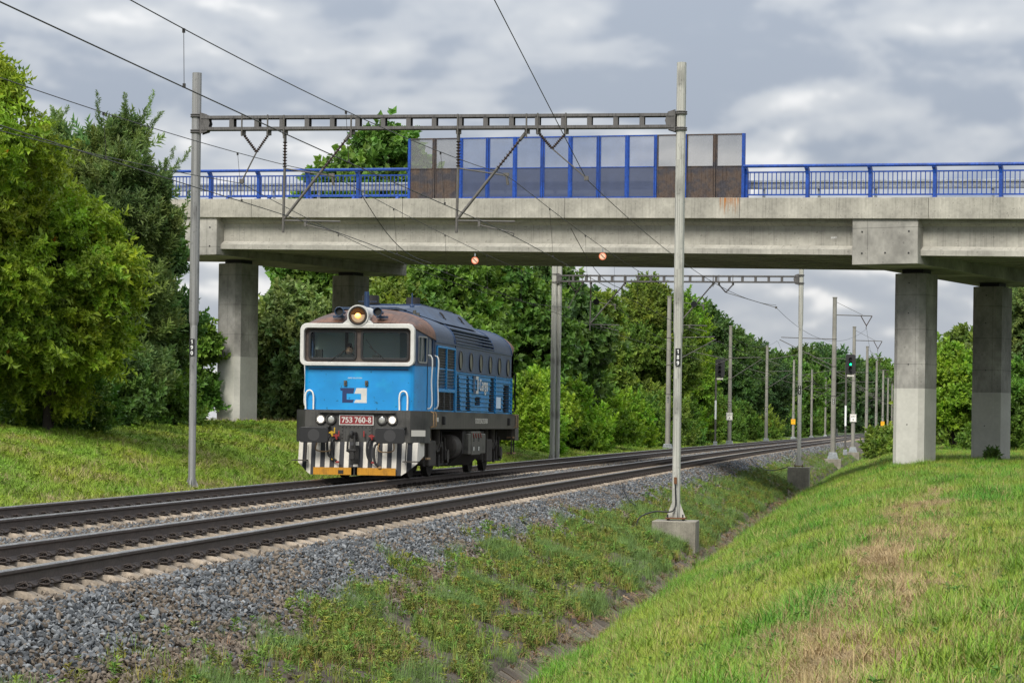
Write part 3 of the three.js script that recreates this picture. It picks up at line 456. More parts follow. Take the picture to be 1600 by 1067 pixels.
// ---------------------------------------------------------------- overhead wires
const cat = (s0, s1, y0, y1, sag, sMid) => (s) => { const t = (s - s0) / (s1 - s0); return lerp(y0, y1, t) - sag * 4 * t * (1 - t); };
const SUP = [-2, 52.4, 106.8, ...MASTS];
function wireTube(f, s0, s1, r, step = 2) { const pts = []; for (let s = s0; s <= s1 + 1e-6; s += step) pts.push(f(s)); return new THREE.TubeGeometry(new THREE.CatmullRomCurve3(pts.map((p) => V3(...p))), pts.length * 2, r, 5); }
TRACKS.forEach((ac, ti) => {
  const t = thing('overhead_line', ti ? 'contact and carrier wires hanging over the far track' : 'contact and carrier wires hanging over the near track', 'overhead line', [0, 0, 0], 0, 'overhead lines');
  const stag = (s) => { let i = 0; while (i < SUP.length - 2 && SUP[i + 1] < s) i++; const k = (s - SUP[i]) / (SUP[i + 1] - SUP[i]), z = (j) => (j % 2 ? -0.18 : 0.18); return lerp(z(i), z(i + 1), k); };
  const cy = (s) => { let y = s < 52 ? 5.18 : 5.24; y += (5.3 - y) * Math.exp(-(((s - 52.4) / 14) ** 2)); return s > 110 ? 5.3 : y + (ti ? 0.06 : 0); };
  const my = (s) => { let i = 0; while (i < SUP.length - 2 && SUP[i + 1] < s) i++; const y = (j) => (j < 3 ? 6.58 : 7.0), k = (s - SUP[i]) / (SUP[i + 1] - SUP[i]); return lerp(y(i), y(i + 1), k) - (i === 0 ? 0.72 : i === 1 ? 0.30 : 1.0) * 4 * k * (1 - k); };
  mesh('contact_wire', wireTube((s) => at(ac + stag(s), s, cy(s)), 4, 486, 0.0085, 3), M.wire, t);
  mesh('carrier_wire', wireTube((s) => at(ac + stag(s) * 0.3, s, my(s)), 4, 486, 0.0075, 3), M.wire, t);
  for (const s of [20, 28.2, 36.8, 44.6, 59, 66, 73, 80, 87, 94, 101, 113, 121, 129, 137, 145, 153, 172, 181, 190, 199, 208, 222, 232, 242]) { const p = at(ac + stag(s) * 0.3, s, my(s)), c = at(ac + stag(s), s, cy(s)); mesh('dropper', join([rod(p, c, 0.004, 5), box(0.03, 0.05, 0.03, p[0], p[1] - 0.02, p[2]), box(0.03, 0.05, 0.03, c[0], c[1] + 0.02, c[2])]), M.wire, t); }
  const jump = ti ? [56, 62] : [64, 72];
  mesh('jumper_cable', wireTube((s) => { const k = (s - jump[0]) / (jump[1] - jump[0]); return at(ac + 0.1 - k * 0.5, s, lerp(my(jump[0]), cy(jump[1]), k) - 0.35 * Math.sin(k * Math.PI)); }, jump[0], jump[1], 0.009, 0.5), M.wire, t);
});
tag(mesh('feeder_wire', wireTube((s) => at(6.56 - (52.4 - s) * 0.042, s, 6.5 + (52.4 - s) * 0.058), 4, 52.4, 0.0085, 4), M.wire), 'slanting feeder cable rising towards the top of the sky in front of the screen', 'feeder cable', 'feeder cables');
tag(mesh('feeder_wire', wireTube((s) => at(lerp(6.56, 5.15, (s - 52.4) / 54.4), s, 6.5 - 0.6 * 4 * ((s - 52.4) / 54.4) * (1 - (s - 52.4) / 54.4)), 52.4, 106.8, 0.0085, 3.4), M.wire), 'feeder cable dipping under the bridge between both portals', 'feeder cable', 'feeder cables');
tag(mesh('feeder_wire', wireTube((s) => { const k = (s - 106.8) / (166 - 106.8); return at(lerp(5.15, 2.4, k), s, lerp(6.4, 7.85, k) - 1.1 * 4 * k * (1 - k)); }, 106.8, 166, 0.0085, 3.7), M.wire), 'feeder cable sagging from the second portal to the first right hand mast', 'feeder cable', 'feeder cables');
for (let i = 0; i < 4; i++) { const s0 = MASTS[i], s1 = MASTS[i + 1], off = [2.4, 2.5, 3.18, 3.18, 3.2]; tag(mesh('feeder_wire', wireTube((s) => { const k = (s - s0) / (s1 - s0); return at(lerp(off[i], off[i + 1], k), s, 7.85 - 1.2 * 4 * k * (1 - k)); }, s0, s1, 0.0085, (s1 - s0) / 16), M.wire), `feeder cable between the ${['first and second', 'second and third', 'third and fourth', 'fourth and fifth'][i]} right hand masts`, 'feeder cable', 'feeder cables'); }
tag(mesh('feeder_wire', wireTube((s) => at(14.07, s, 6.42 - (52.4 - s) * (s + 2) / 27.2 ** 2 * 0.75), 4, 52.4, 0.008, 4.4), M.wire), 'feeder cable passing before the left hand trees', 'feeder cable', 'feeder cables');
tag(mesh('feeder_wire', wireTube((s) => { const k = (s - 52.4) / 54.4; return at(14.07, s, lerp(6.42, 6.35, k) - 0.6 * 4 * k * (1 - k)); }, 52.4, 106.8, 0.008, 3.4), M.wire), 'feeder cable on the far side running above the locomotive', 'feeder cable', 'feeder cables');

// round indicator discs hung on the carrier wires
function disc(label, a, s, y, pale, r) {
  const [x, , z] = at(a, s), t = thing('indicator_disc', label, 'indicator disc', [x, y, z], YAW, 'round discs hung on the overhead wires');
  mesh('disc_plate', cyl(r, r, 0.02, 0, 0, 0, 24).rotateX(Math.PI / 2), pale ? std(rgb(0.72, 0.16, 0.07), 0.5) : std(rgb(0.05, 0.05, 0.055), 0.7), t);
  mesh('hanger', join([rod([0, r, 0], [0, r + 0.11, 0], 0.012, 6), box(0.035, 0.07, 0.03, 0, r + 0.05, 0)]), M.galv, t);
  if (pale) { mesh('disc_face', new THREE.CircleGeometry(r * 0.78, 24).translate(0, 0, 0.0125), std(rgb(0.85, 0.55, 0.38), 0.5), t); mesh('diagonal_bar', new THREE.PlaneGeometry(r * 1.5, r * 0.2).rotateZ(-0.78).translate(0, 0, 0.0165), std(rgb(0.06, 0.03, 0.025), 0.6), t); }
}
disc('pale orange disc with dark diagonal above the locomotive roof', 12.1, 71, 6.0, true, 0.105);
disc('pale orange disc with dark diagonal nearer the white post', 8.25, 69.8, 6.05, true, 0.105);
disc('dark round disc beneath the second portal, left one', 12.15, 100.8, 6.3, false, 0.13);
disc('dark round disc beneath the second portal, right one', 8.3, 102.4, 6.3, false, 0.13);
tag(mesh('trackside_cable', tube([at(7.0, 64, -0.17), at(6.8, 62.5, -0.17), at(6.5, 60, -0.24), at(6.1, 57.5, -0.42), at(5.8, 56, -0.5)], 0.016, 40), M.black), 'thin black cable lying on the ballast near the middle', 'cable');
tag(mesh('trackside_cable', tube([at(7.0, 118, -0.17), at(6.6, 115, -0.2), at(6.1, 111, -0.4), at(5.2, 107.5, -0.55), at(4.6, 107, -0.4)], 0.02, 40), M.black), 'thin black cable running up to the second portal foot', 'cable');

// ---------------------------------------------------------------- locomotive
// Local frame: x to the right of the picture, y up from the rail tops, z towards the camera; the front beam is at z = 0 and the loco runs to z = -14.9.
const font = await new FontLoader().loadAsync('fonts/droid/droid_sans_bold.typeface.json');
const LX = -12.1, LZ = -55.4;
{
  const L = thing('locomotive', 'weathered blue diesel locomotive with white windscreen frame on the far track', 'locomotive', [LX, 0, LZ]);
  const K = {
    blue: std(rgb(0.010, 0.36, 0.86), 0.42, { map: tiled(fadeMap, 2.3, 1.9) }),
    blueSide: std(rgb(0.016, 0.34, 0.80), 0.5, { map: tiled(streakMap, 2.1, 1.6) }),
    navy: std(rgb(0.020, 0.060, 0.165), 0.45, { map: tiled(streakMap, 1.7, 1.3) }),
    navyRoof: std(rgb(0.040, 0.078, 0.155), 0.46, { map: tiled(streakMap, 2.6, 2.2) }),
    roof: std(rgb(0.95, 0.80, 0.68), 0.62, { map: tiled(rustMap, 2.4) }),
    frame: std(rgb(0.064, 0.064, 0.062), 0.6, { map: tiled(grimeMap, 1.7) }),
    frameSide: std(rgb(0.088, 0.082, 0.066), 0.72, { map: tiled(grimeMap, 2.1) }),
    dark: std(rgb(0.018, 0.017, 0.016), 0.75), soot: std(rgb(0.034, 0.030, 0.027), 0.85, { map: tiled(grimeMap, 0.9) }),
    bogie: std(rgb(0.060, 0.053, 0.046), 0.85, { map: tiled(grimeMap, 0.8) }),
    boxGrey: std(rgb(0.115, 0.112, 0.096), 0.7, { map: tiled(grimeMap, 0.9) }),
    white: std(rgb(0.66, 0.65, 0.61), 0.42, { map: tiled(softMap, 1.3) }),
    stripe: std(rgb(0.70, 0.66, 0.585), 0.6, { map: tiled(softMap, 0.5) }), stripeDark: std(rgb(0.014, 0.015, 0.020), 0.55),
    orange: std(rgb(0.58, 0.27, 0.008), 0.6, { map: tiled(grimeMap, 0.7) }),
    rubber: std(rgb(0.009, 0.009, 0.010), 0.5), surround: std(rgb(0.105, 0.080, 0.070), 0.7, { map: tiled(grimeMap, 0.6) }),
    glass: new THREE.MeshPhysicalMaterial({ color: rgb(0.82, 0.90, 0.86), roughness: 0.03, transmission: 1, thickness: 0, ior: 1.5, specularIntensity: 0.45 }),
    porthole: std(rgb(0.075, 0.066, 0.04), 0.32), louvre: std(rgb(0.12, 0.13, 0.14), 0.6, { map: tiled(streakMap, 1.2, 0.6) }), louvreBlue: std(rgb(0.10, 0.20, 0.34), 0.5, { map: tiled(streakMap, 1.2, 0.6) }),
    lens: new THREE.MeshPhysicalMaterial({ color: rgb(0.5, 0.5, 0.47), roughness: 0.12, metalness: 0.5 }), yellow: std(rgb(0.45, 0.28, 0.015), 0.6), red: std(rgb(0.24, 0.022, 0.02), 0.6), plate: std(rgb(0.20, 0.014, 0.016), 0.5),
    rail: std(rgb(0.75, 0.74, 0.70), 0.4), rustStep: std(rgb(0.36, 0.24, 0.13), 0.8, { map: tiled(grimeMap, 0.4) }), wall: std(rgb(0.66, 0.67, 0.61), 0.8), inside: std(rgb(0.10, 0.14, 0.14), 0.7), steel: std(rgb(0.30, 0.30, 0.30), 0.4, { metalness: 0.7 }),
  };
  const part = (name, geo, mat, parent = L) => mesh(name, geo, mat, parent);
  const hwAt = (r) => 1.27 + 0.20 * Math.min(1, Math.max(0, r / 1.65));
  // plan outline of the tapering cab with rounded front corners
  const plan = (front, back, k = 1, inset = 0) => { const o = [], rc = 0.14; for (let i = 0; i <= 6; i++) { const t = i / 6 * Math.PI / 2; o.push([hwAt(front) * k - inset - rc + rc * Math.sin(t), -front - inset - rc + rc * Math.cos(t)]); } o.push([hwAt(back) * k - inset, -back]); return [...o.map(([x, z]) => [-x, z]).reverse(), ...o]; };
  const column = (pts, y0, y1) => { const bottom = pts.map(([x, z]) => [x, y0, z]), top = pts.map(([x, z]) => [x, y1, z]); return metres(join([loft([bottom, top], true, 0.7), fan(top), fan([...bottom].reverse())])); };
  // underframe: bevelled front beam, deep at both ends
  const beamPlan = (f) => [[-1.5, -f * 0.0 - 1.0], [-1.5, -0.36], [-1.22, 0], [1.22, 0], [1.5, -0.36], [1.5, -1.0]];
  const front = part('front_beam', column(beamPlan(1), 0.84, 1.57), K.frame);
  part('rear_beam', column(beamPlan(1).map(([x, z]) => [-x, -14.9 - z]), 0.84, 1.57), K.frameSide);
  part('underframe', metres(box(2.98, 0.41, 12.95, 0, 1.365, -7.45)), K.frameSide);
  part('underframe_core', metres(box(1.7, 0.5, 12, 0, 0.95, -7.45)), K.dark);
  part('beam_lip', metres(box(1.75, 0.03, 0.10, 0, 1.52, 0.05)), K.frame, front);
  // lower cabs and body
  part('cab_front_panel', column(plan(0.06, 1.65), 1.573, 2.60), K.blue);
  part('rear_cab_panel', column(plan(0.06, 1.65).map(([x, z]) => [-x, -14.9 - z]), 1.573, 2.60), K.blueSide);
  const VENTS = [[4.45, 5.1, 4.45, 4.8, 1.6, 2.48], [5.84, 6.57, 5.95, 6.22, 1.6, 2.48], [7.2, 8.0, 7.2, 8.0, 1.76, 1.98], [9.3, 10.3, 9.7, 10.2, 1.6, 2.5], [11.75, 12.86, 11.85, 12.86, 1.6, 2.36], [11.2, 11.5, 11.2, 11.5, 1.66, 2.0]];
  const rect = (x0, x1, y0, y1) => [[x0, y0], [x1, y0], [x1, y1], [x0, y1]];
  const skin = (outline, holes, s) => extrude(poly(outline, holes), 0.09).rotateY(Math.PI / 2).translate(s > 0 ? 1.38 : -1.47, 0, 0);
  const lowHoles = [rect(1.84, 2.98, 2.12, 2.57), rect(3.06, 4.16, 2.12, 2.57), rect(1.84, 4.16, 1.6, 2.03), ...VENTS.map(([b0, b1, t0, t1, y0, y1]) => [[b0, y0], [b1, y0], [t1, y1], [t0, y1]])], upHoles = [rect(1.84, 2.98, 2.6, 3.06), rect(3.06, 4.16, 2.6, 3.06)];
  const body = part('body_side', metres(join([skin(rect(1.65, 13.25, 1.573, 2.593), lowHoles, 1), skin(rect(1.65, 13.25, 1.573, 2.593), lowHoles, -1)])), K.blueSide);
  part('engine_room', metres(box(2.5, 1.6, 11.5, 0, 2.38, -7.45)), K.bogie, body);
  const roofY = (x, hw, side, apex, n = 2.3) => side + (apex - side) * Math.pow(Math.max(0, 1 - Math.pow(Math.min(1, Math.abs(x) / hw), n)), 1 / n);
  const arc = (hw, side, apex, z, n) => { const o = []; for (let i = 0; i <= 28; i++) { const x = -hw * Math.cos(i / 28 * Math.PI); o.push([x, roofY(x, hw, side, apex, n), z]); } return o; };
  const upper = part('upper_body', metres(join([skin(rect(1.65, 13.25, 2.595, 3.232), upHoles, 1), skin(rect(1.65, 13.25, 2.595, 3.232), upHoles, -1)])), K.navy);
  const mid = [-1.65, -4.2, -10.1, -13.25].map((z) => arc(1.47, 3.2, 3.93, z));
  const open = (z) => { const y0 = 3.60, full = arc(1.47, 3.2, 3.93, z), top = full.filter((p) => p[1] > y0); let e = 1.47; for (let k = 0; k < 400; k++) { const m = 1.47 * (1 - k / 1600); if (roofY(m, 1.47, 3.2, 3.93) >= y0) { e = m; break; } } return [[-e, y0, z], ...top, [e, y0, z]]; };
  const lining = (s) => loft([-4.25, -10.05].map((z) => [[s * 1.43, 3.22, z], [s * 1.20, 3.24, z], [s * 1.16, 3.58, z], [s * 1.34, 3.61, z]]), false, 0.3);
  const roof = part('roof', metres(join([loft([mid[0], arc(1.47, 3.2, 3.93, -4.25)], false, 0.7), loft([open(-4.25), open(-10.05)], false, 0.7), loft([arc(1.47, 3.2, 3.93, -10.05), mid[3]], false, 0.7), fan(mid[0]), fan([...mid[3]].reverse()), fan(arc(1.46, 3.2, 3.92, -4.2)), fan(arc(1.46, 3.2, 3.92, -10.1)), lining(1), lining(-1)])), K.navyRoof);
  for (const z of [-1.66, -4.22, -10.08, -13.24]) part('roof_seam', tube(arc(1.475, 3.2, 3.937, z), 0.022, 40, 5), K.navy, roof);
  part('gutter', join([box(0.035, 0.035, 11.6, 1.475, 3.2, -7.45), box(0.035, 0.035, 11.6, -1.475, 3.2, -7.45)]), K.navy, roof);
  const dome = (k) => { const o = []; for (let i = 0; i <= 12; i++) { const r = i / 12 * 1.65, t = Math.sin(Math.min(1, r / 1.45) * Math.PI / 2); o.push(arc(hwAt(r) + 0.02, lerp(3.44, 3.22, r / 1.65), 3.555 + 0.375 * t, k ? -14.9 + r : -r, lerp(3.2, 2.3, t))); } return o; };
  const cabRoof = part('cab_roof', metres(join([loft(dome(0), false, 0.7)])), K.roof);
  part('rear_cab_roof', metres(loft(dome(1), false, 0.7)), K.roof);
  // upper cab: side walls with windows, back wall, window band
  for (const s of [-1, 1]) for (const rear of [0, 1]) {
    const w = extrude(poly([[0.1, 2.6], [1.65, 2.6], [1.65, 3.30], [0.1, 3.46]], [roundRect(0.36, 2.68, 0.98, 3.26, 0.05), roundRect(1.17, 2.78, 1.5, 3.24, 0.05)]), 0.05).translate(0, 0, -0.05);
    const turn = Math.atan2(0.20, 1.65);
    const wall = new THREE.Group(); wall.name = 'cab_side_wall'; L.add(wall); wall.position.set(s * 1.27, 0, rear ? -14.9 : 0); wall.scale.x = s; wall.rotation.y = 0;
    const place = (g) => { const m = new THREE.Matrix4().makeRotationY(Math.PI / 2 - turn); g.applyMatrix4(m); if (rear) g.scale(1, 1, -1); return flatGeo(g); };
    part('wall_panel', metres(place(w)), K.navy, wall);
    part('side_window', place(faceUV(0.62, 0.58, 0.67, 2.97, -0.02)), K.glass, wall);
    part('door_window', place(faceUV(0.34, 0.48, 1.335, 3.01, -0.02)), K.glass, wall);
    part('window_trim', place(extrude(poly(roundRect(0.34, 2.66, 1.0, 3.28, 0.06), [roundRect(0.375, 2.695, 0.965, 3.245, 0.05)]), 0.02).translate(0, 0, 0)), K.steel, wall);
    part('window_bar', place(box(0.03, 0.56, 0.03, 0.62, 2.97, -0.01)), K.steel, wall);
    part('door_gap', place(join([box(0.014, 1.66, 0.01, 1.08, 2.43, 0.002), box(0.014, 1.66, 0.01, 1.58, 2.43, 0.002)])), K.rubber, wall);
    if (!rear) for (const [px, y0, y1] of [[1.12, 1.62, 2.86], [1.6, 1.62, 2.86]]) part('handrail', place(tube([[px, y0, 0.0], [px, y0 + 0.03, 0.08], [px, (y0 + y1) / 2, 0.085], [px, y1 - 0.03, 0.08], [px, y1, 0.0]], 0.018, 20)), K.rail, wall);
    else for (const px of [0.9, 1.45]) part('handrail', place(tube([[px, 1.62, 0.0], [px, 1.66, 0.08], [px, 2.2, 0.085], [px, 2.7, 0.08], [px, 2.76, 0.0]], 0.018, 20)), K.rail, wall);
  }
  const cab = new THREE.Group(); cab.name = 'cab_interior'; L.add(cab);
  part('back_wall', metres(box(2.8, 0.85, 0.05, 0, 3.0, -1.62)), K.wall, cab);
  part('desk', box(2.3, 0.10, 0.30, 0, 2.66, -0.30, 0.03), K.blue, cab);
  part('instrument', join([box(0.16, 0.26, 0.1, -1.0, 2.82, -0.38), box(0.18, 0.14, 0.1, 0.35, 2.76, -0.36)]), K.dark, cab);
  part('cab_pillar', box(0.06, 0.8, 0.05, -0.62, 3.0, -1.55), K.dark, cab);
  part('cab_locker', box(0.5, 0.85, 0.3, 0.95, 3.0, -1.44), K.inside, cab);
  part('warning_sticker', join([extrude(poly([[-0.1, 0], [0.1, 0], [0, 0.18]]), 0.004).translate(-0.36, 3.02, -1.592), box(0.17, 0.09, 0.004, -0.36, 2.96, -1.59)]), K.yellow, cab);
  // windscreen band
  const winL = roundRect(-1.14, 2.73, -0.075, 3.355, 0.07), winR = roundRect(0.075, 2.73, 1.14, 3.355, 0.07);
  const wband = part('windscreen_surround', metres(extrude(poly(roundRect(-1.29, 2.62, 1.29, 3.46, 0.1), [winL, winR]), 0.05).translate(0, 0, -0.10)), K.surround);
  for (const w of [winL, winR]) {
    const cx = w === winL ? -0.6075 : 0.6075;
    part('window_gasket', extrude(poly(roundRect(cx - 0.555, 2.705, cx + 0.555, 3.38, 0.085), [roundRect(cx - 0.515, 2.75, cx + 0.515, 3.335, 0.06)]), 0.03, 0.006).translate(0, 0, -0.055), K.rubber, wband);
    part('windscreen', faceUV(1.05, 0.61, cx, 3.042, -0.065), K.glass, wband);
    part('wiper', join([rod([cx + 0.08 * Math.sign(cx), 2.665, 0.0], [cx + (cx < 0 ? 0.28 : -0.36), cx < 0 ? 2.92 : 3.02, -0.02], 0.009, 6), rod([cx + (cx < 0 ? 0.16 : -0.2), cx < 0 ? 2.80 : 2.86, -0.02], [cx + (cx < 0 ? 0.40 : -0.44), cx < 0 ? 3.02 : 3.18, -0.02], 0.006, 6), cyl(0.03, 0.03, 0.05, 0, 0, 0, 10).rotateX(Math.PI / 2).translate(cx + 0.08 * Math.sign(cx), 2.665, 0.0)]), K.dark, wband);
  }
  // white frame with its round lamp housing
  const outer = roundRect(-1.325, 2.582, 1.295, 3.508, 0.13, 6), inner = roundRect(-1.262, 2.642, 1.232, 3.434, 0.095, 6);
  const ringS = poly(outer.map(([x, y]) => [x, y > 3.3 ? y + 0.055 * (1 - (x / 1.335) ** 2) : y]), [inner.map(([x, y]) => [x, y > 3.2 ? y + 0.035 * (1 - (x / 1.25) ** 2) : y])]);
  const wf = part('windscreen_frame', metres(extrude(ringS, 0.14, 0.012).translate(0, 0, -0.06)), K.white);
  part('lamp_housing', metres(join([new THREE.CylinderGeometry(0.245, 0.245, 0.30, 28, 1, true).rotateX(Math.PI / 2).translate(0, 3.71, -0.04), new THREE.RingGeometry(0.19, 0.245, 32).translate(0, 3.71, 0.11), cyl(0.22, 0.245, 0.7, 0, 0, 0, 24).rotateX(-Math.PI / 2).translate(0, 3.70, -0.54), extrude(poly([[-0.36, 3.52], [0.36, 3.52], [0.25, 3.60], [0.22, 3.72], [-0.22, 3.72], [-0.25, 3.60]]), 0.13, 0.01).translate(0, 0, -0.06)])), K.white, wf);
  part('lamp_ring', new THREE.TorusGeometry(0.195, 0.022, 8, 32).translate(0, 3.71, 0.115), K.dark, wf);
  part('lamp_reflector', new THREE.SphereGeometry(0.195, 24, 10, 0, Math.PI * 2, 0, 1.1).rotateX(-Math.PI / 2).translate(0, 3.71, 0.20), new THREE.MeshStandardMaterial({ color: rgb(0.05, 0.033, 0.026), roughness: 0.4, metalness: 0.4, side: THREE.DoubleSide }), wf);
  part('lamp_bulb', new THREE.SphereGeometry(0.07, 16, 12).scale(1, 0.85, 0.5).translate(0.0, 3.71, 0.10), std(rgb(1, 0.75, 0.4), 0.4, { emissive: rgb(1, 0.40, 0.05), emissiveIntensity: 1.5 }), wf);
  part('lamp_glass', new THREE.CircleGeometry(0.19, 28).translate(0, 3.71, 0.118), new THREE.MeshPhysicalMaterial({ color: rgb(0.8, 0.72, 0.62), roughness: 0.03, transmission: 1, thickness: 0, specularIntensity: 0.2 }), wf);
  const hl = new THREE.PointLight(rgb(1, 0.62, 0.25), 0.015); hl.position.set(0, 3.71, 0.10); hl.castShadow = true; wf.add(hl);
  // air horns
  for (const x of [-0.44, 0.45]) part('horn', join([new THREE.CylinderGeometry(0.10, 0.045, 0.26, 18, 1, true).rotateX(Math.PI / 2).translate(x, 3.80, -0.05), cyl(0.04, 0.04, 0.3, 0, 0, 0, 10).rotateX(Math.PI / 2).translate(x, 3.80, -0.3), box(0.26, 0.05, 0.1, x + 0.06 * Math.sign(x), 3.69, -0.18), cyl(0.025, 0.025, 0.14, x, 3.73, -0.24, 8), new THREE.TorusGeometry(0.10, 0.012, 6, 18).translate(x, 3.80, 0.08)]), K.navyRoof);
  for (const x of [-0.44, 0.45]) part('horn_throat', new THREE.CircleGeometry(0.085, 16).translate(x, 3.80, 0.02), K.dark);
  // front panel fittings and emblem
  part('panel_gutter', metres(join([box(2.3, 0.02, 0.025, 0, 2.50, -0.05)])), K.navy);
  for (const x of [-0.30, 0.19]) part('lamp_bracket', join([box(0.07, 0.12, 0.05, x, 2.18, -0.04, 0.01), box(0.03, 0.05, 0.03, x, 2.20, 0.0)]), K.boxGrey);
  const C = (pts, mat, n) => part(n, extrude(poly(pts), 0.004).translate(0, 0, -0.062), mat);
  const emb = (x, y) => [-0.115 + x * 0.78, 1.735 + y * 0.80];
  C([emb(-0.40, 0.42), emb(-0.38, 0.34), emb(-0.33, 0.34), emb(-0.33, 0), emb(-0.02, 0), emb(0.02, 0.09), emb(-0.20, 0.09), emb(-0.20, 0.26), emb(0.0, 0.26), emb(0.03, 0.42)], std(rgb(0.008, 0.028, 0.11), 0.5), 'emblem_half');
  C([emb(0.40, 0.42), emb(0.40, 0), emb(0.02, 0), emb(0.07, 0.09), emb(0.23, 0.09), emb(0.23, 0.26), emb(0.03, 0.26), emb(0.09, 0.42)], K.white, 'emblem_half');
  part('lettering', flatGeo(new TextGeometry('DEPO VALA PLZEN', { font, size: 0.028, depth: 0.003, curveSegments: 2 })).translate(-0.25, 2.285, -0.061), K.white);
  for (const x of [-1.12, 1.06]) part('grab_handle', tube([[x - 0.09, 1.58, 0.0], [x - 0.09, 1.9, 0.02], [x - 0.06, 1.98, 0.02], [x, 2.01, 0.02], [x + 0.06, 1.98, 0.02], [x + 0.09, 1.9, 0.02], [x + 0.09, 1.58, 0.0]], 0.02, 40), K.rail);
  // lamps in the beam, number plate, coupling, hoses, buffers
  for (const [x, on] of [[-0.85, 1], [-0.61, 0], [0.57, 0], [0.81, 1]]) {
    part('headlight_rim', new THREE.TorusGeometry(0.10, 0.026, 8, 24).translate(x, 1.355, 0.025), K.dark, front);
    part('headlight', new THREE.SphereGeometry(0.105, 20, 8, 0, Math.PI * 2, 0, 0.95).scale(1, 0.35, 1).rotateX(Math.PI / 2).translate(x, 1.355, -0.002), on ? std(rgb(0.6, 0.58, 0.54), 0.35, { emissive: rgb(1, 0.93, 0.8), emissiveIntensity: 0.12 }) : K.lens, front);
    if (on) { part('headlight_grid', join([0, 1, 2, 3].map((k) => box(0.19, 0.008, 0.008, 0, 0, 0).rotateZ(k * Math.PI / 4).translate(x, 1.355, 0.04))), K.steel, front); const l = new THREE.PointLight(rgb(1, 0.93, 0.8), 0.1); l.position.set(x, 1.355, 0.09); l.castShadow = true; front.add(l); }
  }
  part('plate_frame', metres(box(0.80, 0.23, 0.02, -0.02, 1.345, 0.012)), K.white, front);
  part('number_plate', box(0.755, 0.19, 0.012, -0.02, 1.345, 0.02), K.plate, front);
  { const g = new TextGeometry('753 760-8', { font, size: 0.125, depth: 0.004, curveSegments: 4 }); g.computeBoundingBox(); const w = g.boundingBox.max.x; g.scale(0.69 / w, 1, 1).translate(-0.02 - 0.345, 1.285, 0.026); part('numerals', flatGeo(g), K.white, front); }
  const cp = part('coupling_plate', metres(join([box(0.72, 0.46, 0.04, -0.02, 0.985, 0.02)])), K.frame, front);
  for (let i = 0; i < 8; i++) for (const y of [1.19, 0.785]) if (y > 1 || i % 2 === 0) part('rivet', new THREE.SphereGeometry(0.021, 8, 5).translate(-0.34 + i * 0.0915, y, 0.04), K.frame, cp);
  for (let i = 0; i < 4; i++) for (const x of [-0.34, 0.30]) part('rivet', new THREE.SphereGeometry(0.021, 8, 5).translate(x, 0.86 + i * 0.085, 0.04), K.frame, cp);
  part('draw_hook', join([box(0.11, 0.16, 0.3, -0.04, 1.0, 0.17, 0.03), tube([[-0.04, 1.04, 0.3], [-0.04, 1.07, 0.42], [-0.04, 1.02, 0.49], [-0.04, 0.95, 0.46]], 0.04, 14), tube([[-0.1, 1.0, 0.42], [-0.12, 0.8, 0.44], [-0.11, 0.64, 0.42], [0.03, 0.64, 0.42], [0.04, 0.8, 0.44], [0.02, 1.0, 0.42]], 0.026, 30), rod([-0.15, 0.66, 0.42], [0.07, 0.66, 0.42], 0.035, 8), rod([-0.04, 0.62, 0.4], [-0.06, 0.34, 0.4], 0.014, 6), box(0.1, 0.18, 0.08, -0.02, 0.54, 0.4, 0.02)]), K.dark, front);
  for (const [x, m] of [[-0.62, K.yellow], [-0.52, K.red], [0.30, K.red], [0.46, K.dark]]) {
    const y = m === K.yellow ? 1.0 : m === K.dark ? 0.82 : 0.93;
    const h = part('air_hose', tube([[x + 0.06, y, 0.1], [x, y - 0.05, 0.2], [x - 0.02, y - 0.25, 0.24], [x + 0.02, y - 0.45, 0.25], [x + 0.10, y - 0.52, 0.24]], 0.028, 24, 8), K.rubber, front);
    if (m !== K.dark) part('hose_cock', join([cyl(0.035, 0.035, 0.12, x + 0.06, y + 0.03, 0.12, 8).rotateZ(0), box(0.14, 0.035, 0.035, x + 0.06, y + 0.05, 0.13, 0.01), box(0.03, 0.14, 0.03, x + 0.12 * Math.sign(-x), y + 0.1, 0.12, 0.01)]), m, h);
    part('hose_end', join([box(0.08, 0.05, 0.05, x + 0.12, y - 0.54, 0.24, 0.012)]), m === K.dark ? K.rustStep : m, h);
  }
  for (const x of [-0.875, 0.875]) {
    const bf = part('buffer', metres(join([extrude(poly(roundRect(-0.325, -0.165, 0.325, 0.165, 0.05)), 0.04, 0.008).translate(x, 1.0, 0.55)])), K.rubber);
    part('buffer_barrel', metres(join([cyl(0.13, 0.10, 0.28, 0, 0, 0, 18).rotateX(Math.PI / 2).translate(x, 1.0, 0.12), cyl(0.09, 0.09, 0.4, 0, 0, 0, 16).rotateX(Math.PI / 2).translate(x, 1.0, 0.38)])), K.frame, bf);
    part('buffer_wear', new THREE.CircleGeometry(0.135, 28).translate(x, 1.0, 0.6005), std(rgb(0.035, 0.034, 0.035), 0.45), bf);
    part('buffer_step', metres(box(0.52, 0.03, 0.2, x, 1.19, 0.1)), K.frame, bf);
    const rb = part('buffer', join([extrude(poly(roundRect(-0.325, -0.165, 0.325, 0.165, 0.05)), 0.04, 0.008).translate(x, 1.0, -15.55), cyl(0.1, 0.13, 0.6, 0, 0, 0, 16).rotateX(Math.PI / 2).translate(x, 1.0, -15.2)]), K.rubber);
  }
  // striped snow plough, its wings swept back and cut away at the foot
  const plough = new THREE.Group(); plough.name = 'snow_plough'; L.add(plough);
  const foot = (x) => 0.10 + Math.max(0, Math.abs(x) - 1.08) * 0.9, PZ = (x) => 0.16 - Math.max(0, Math.abs(x) - 1.02) * 0.55;
  const n = 25, w = 2.76 / n;
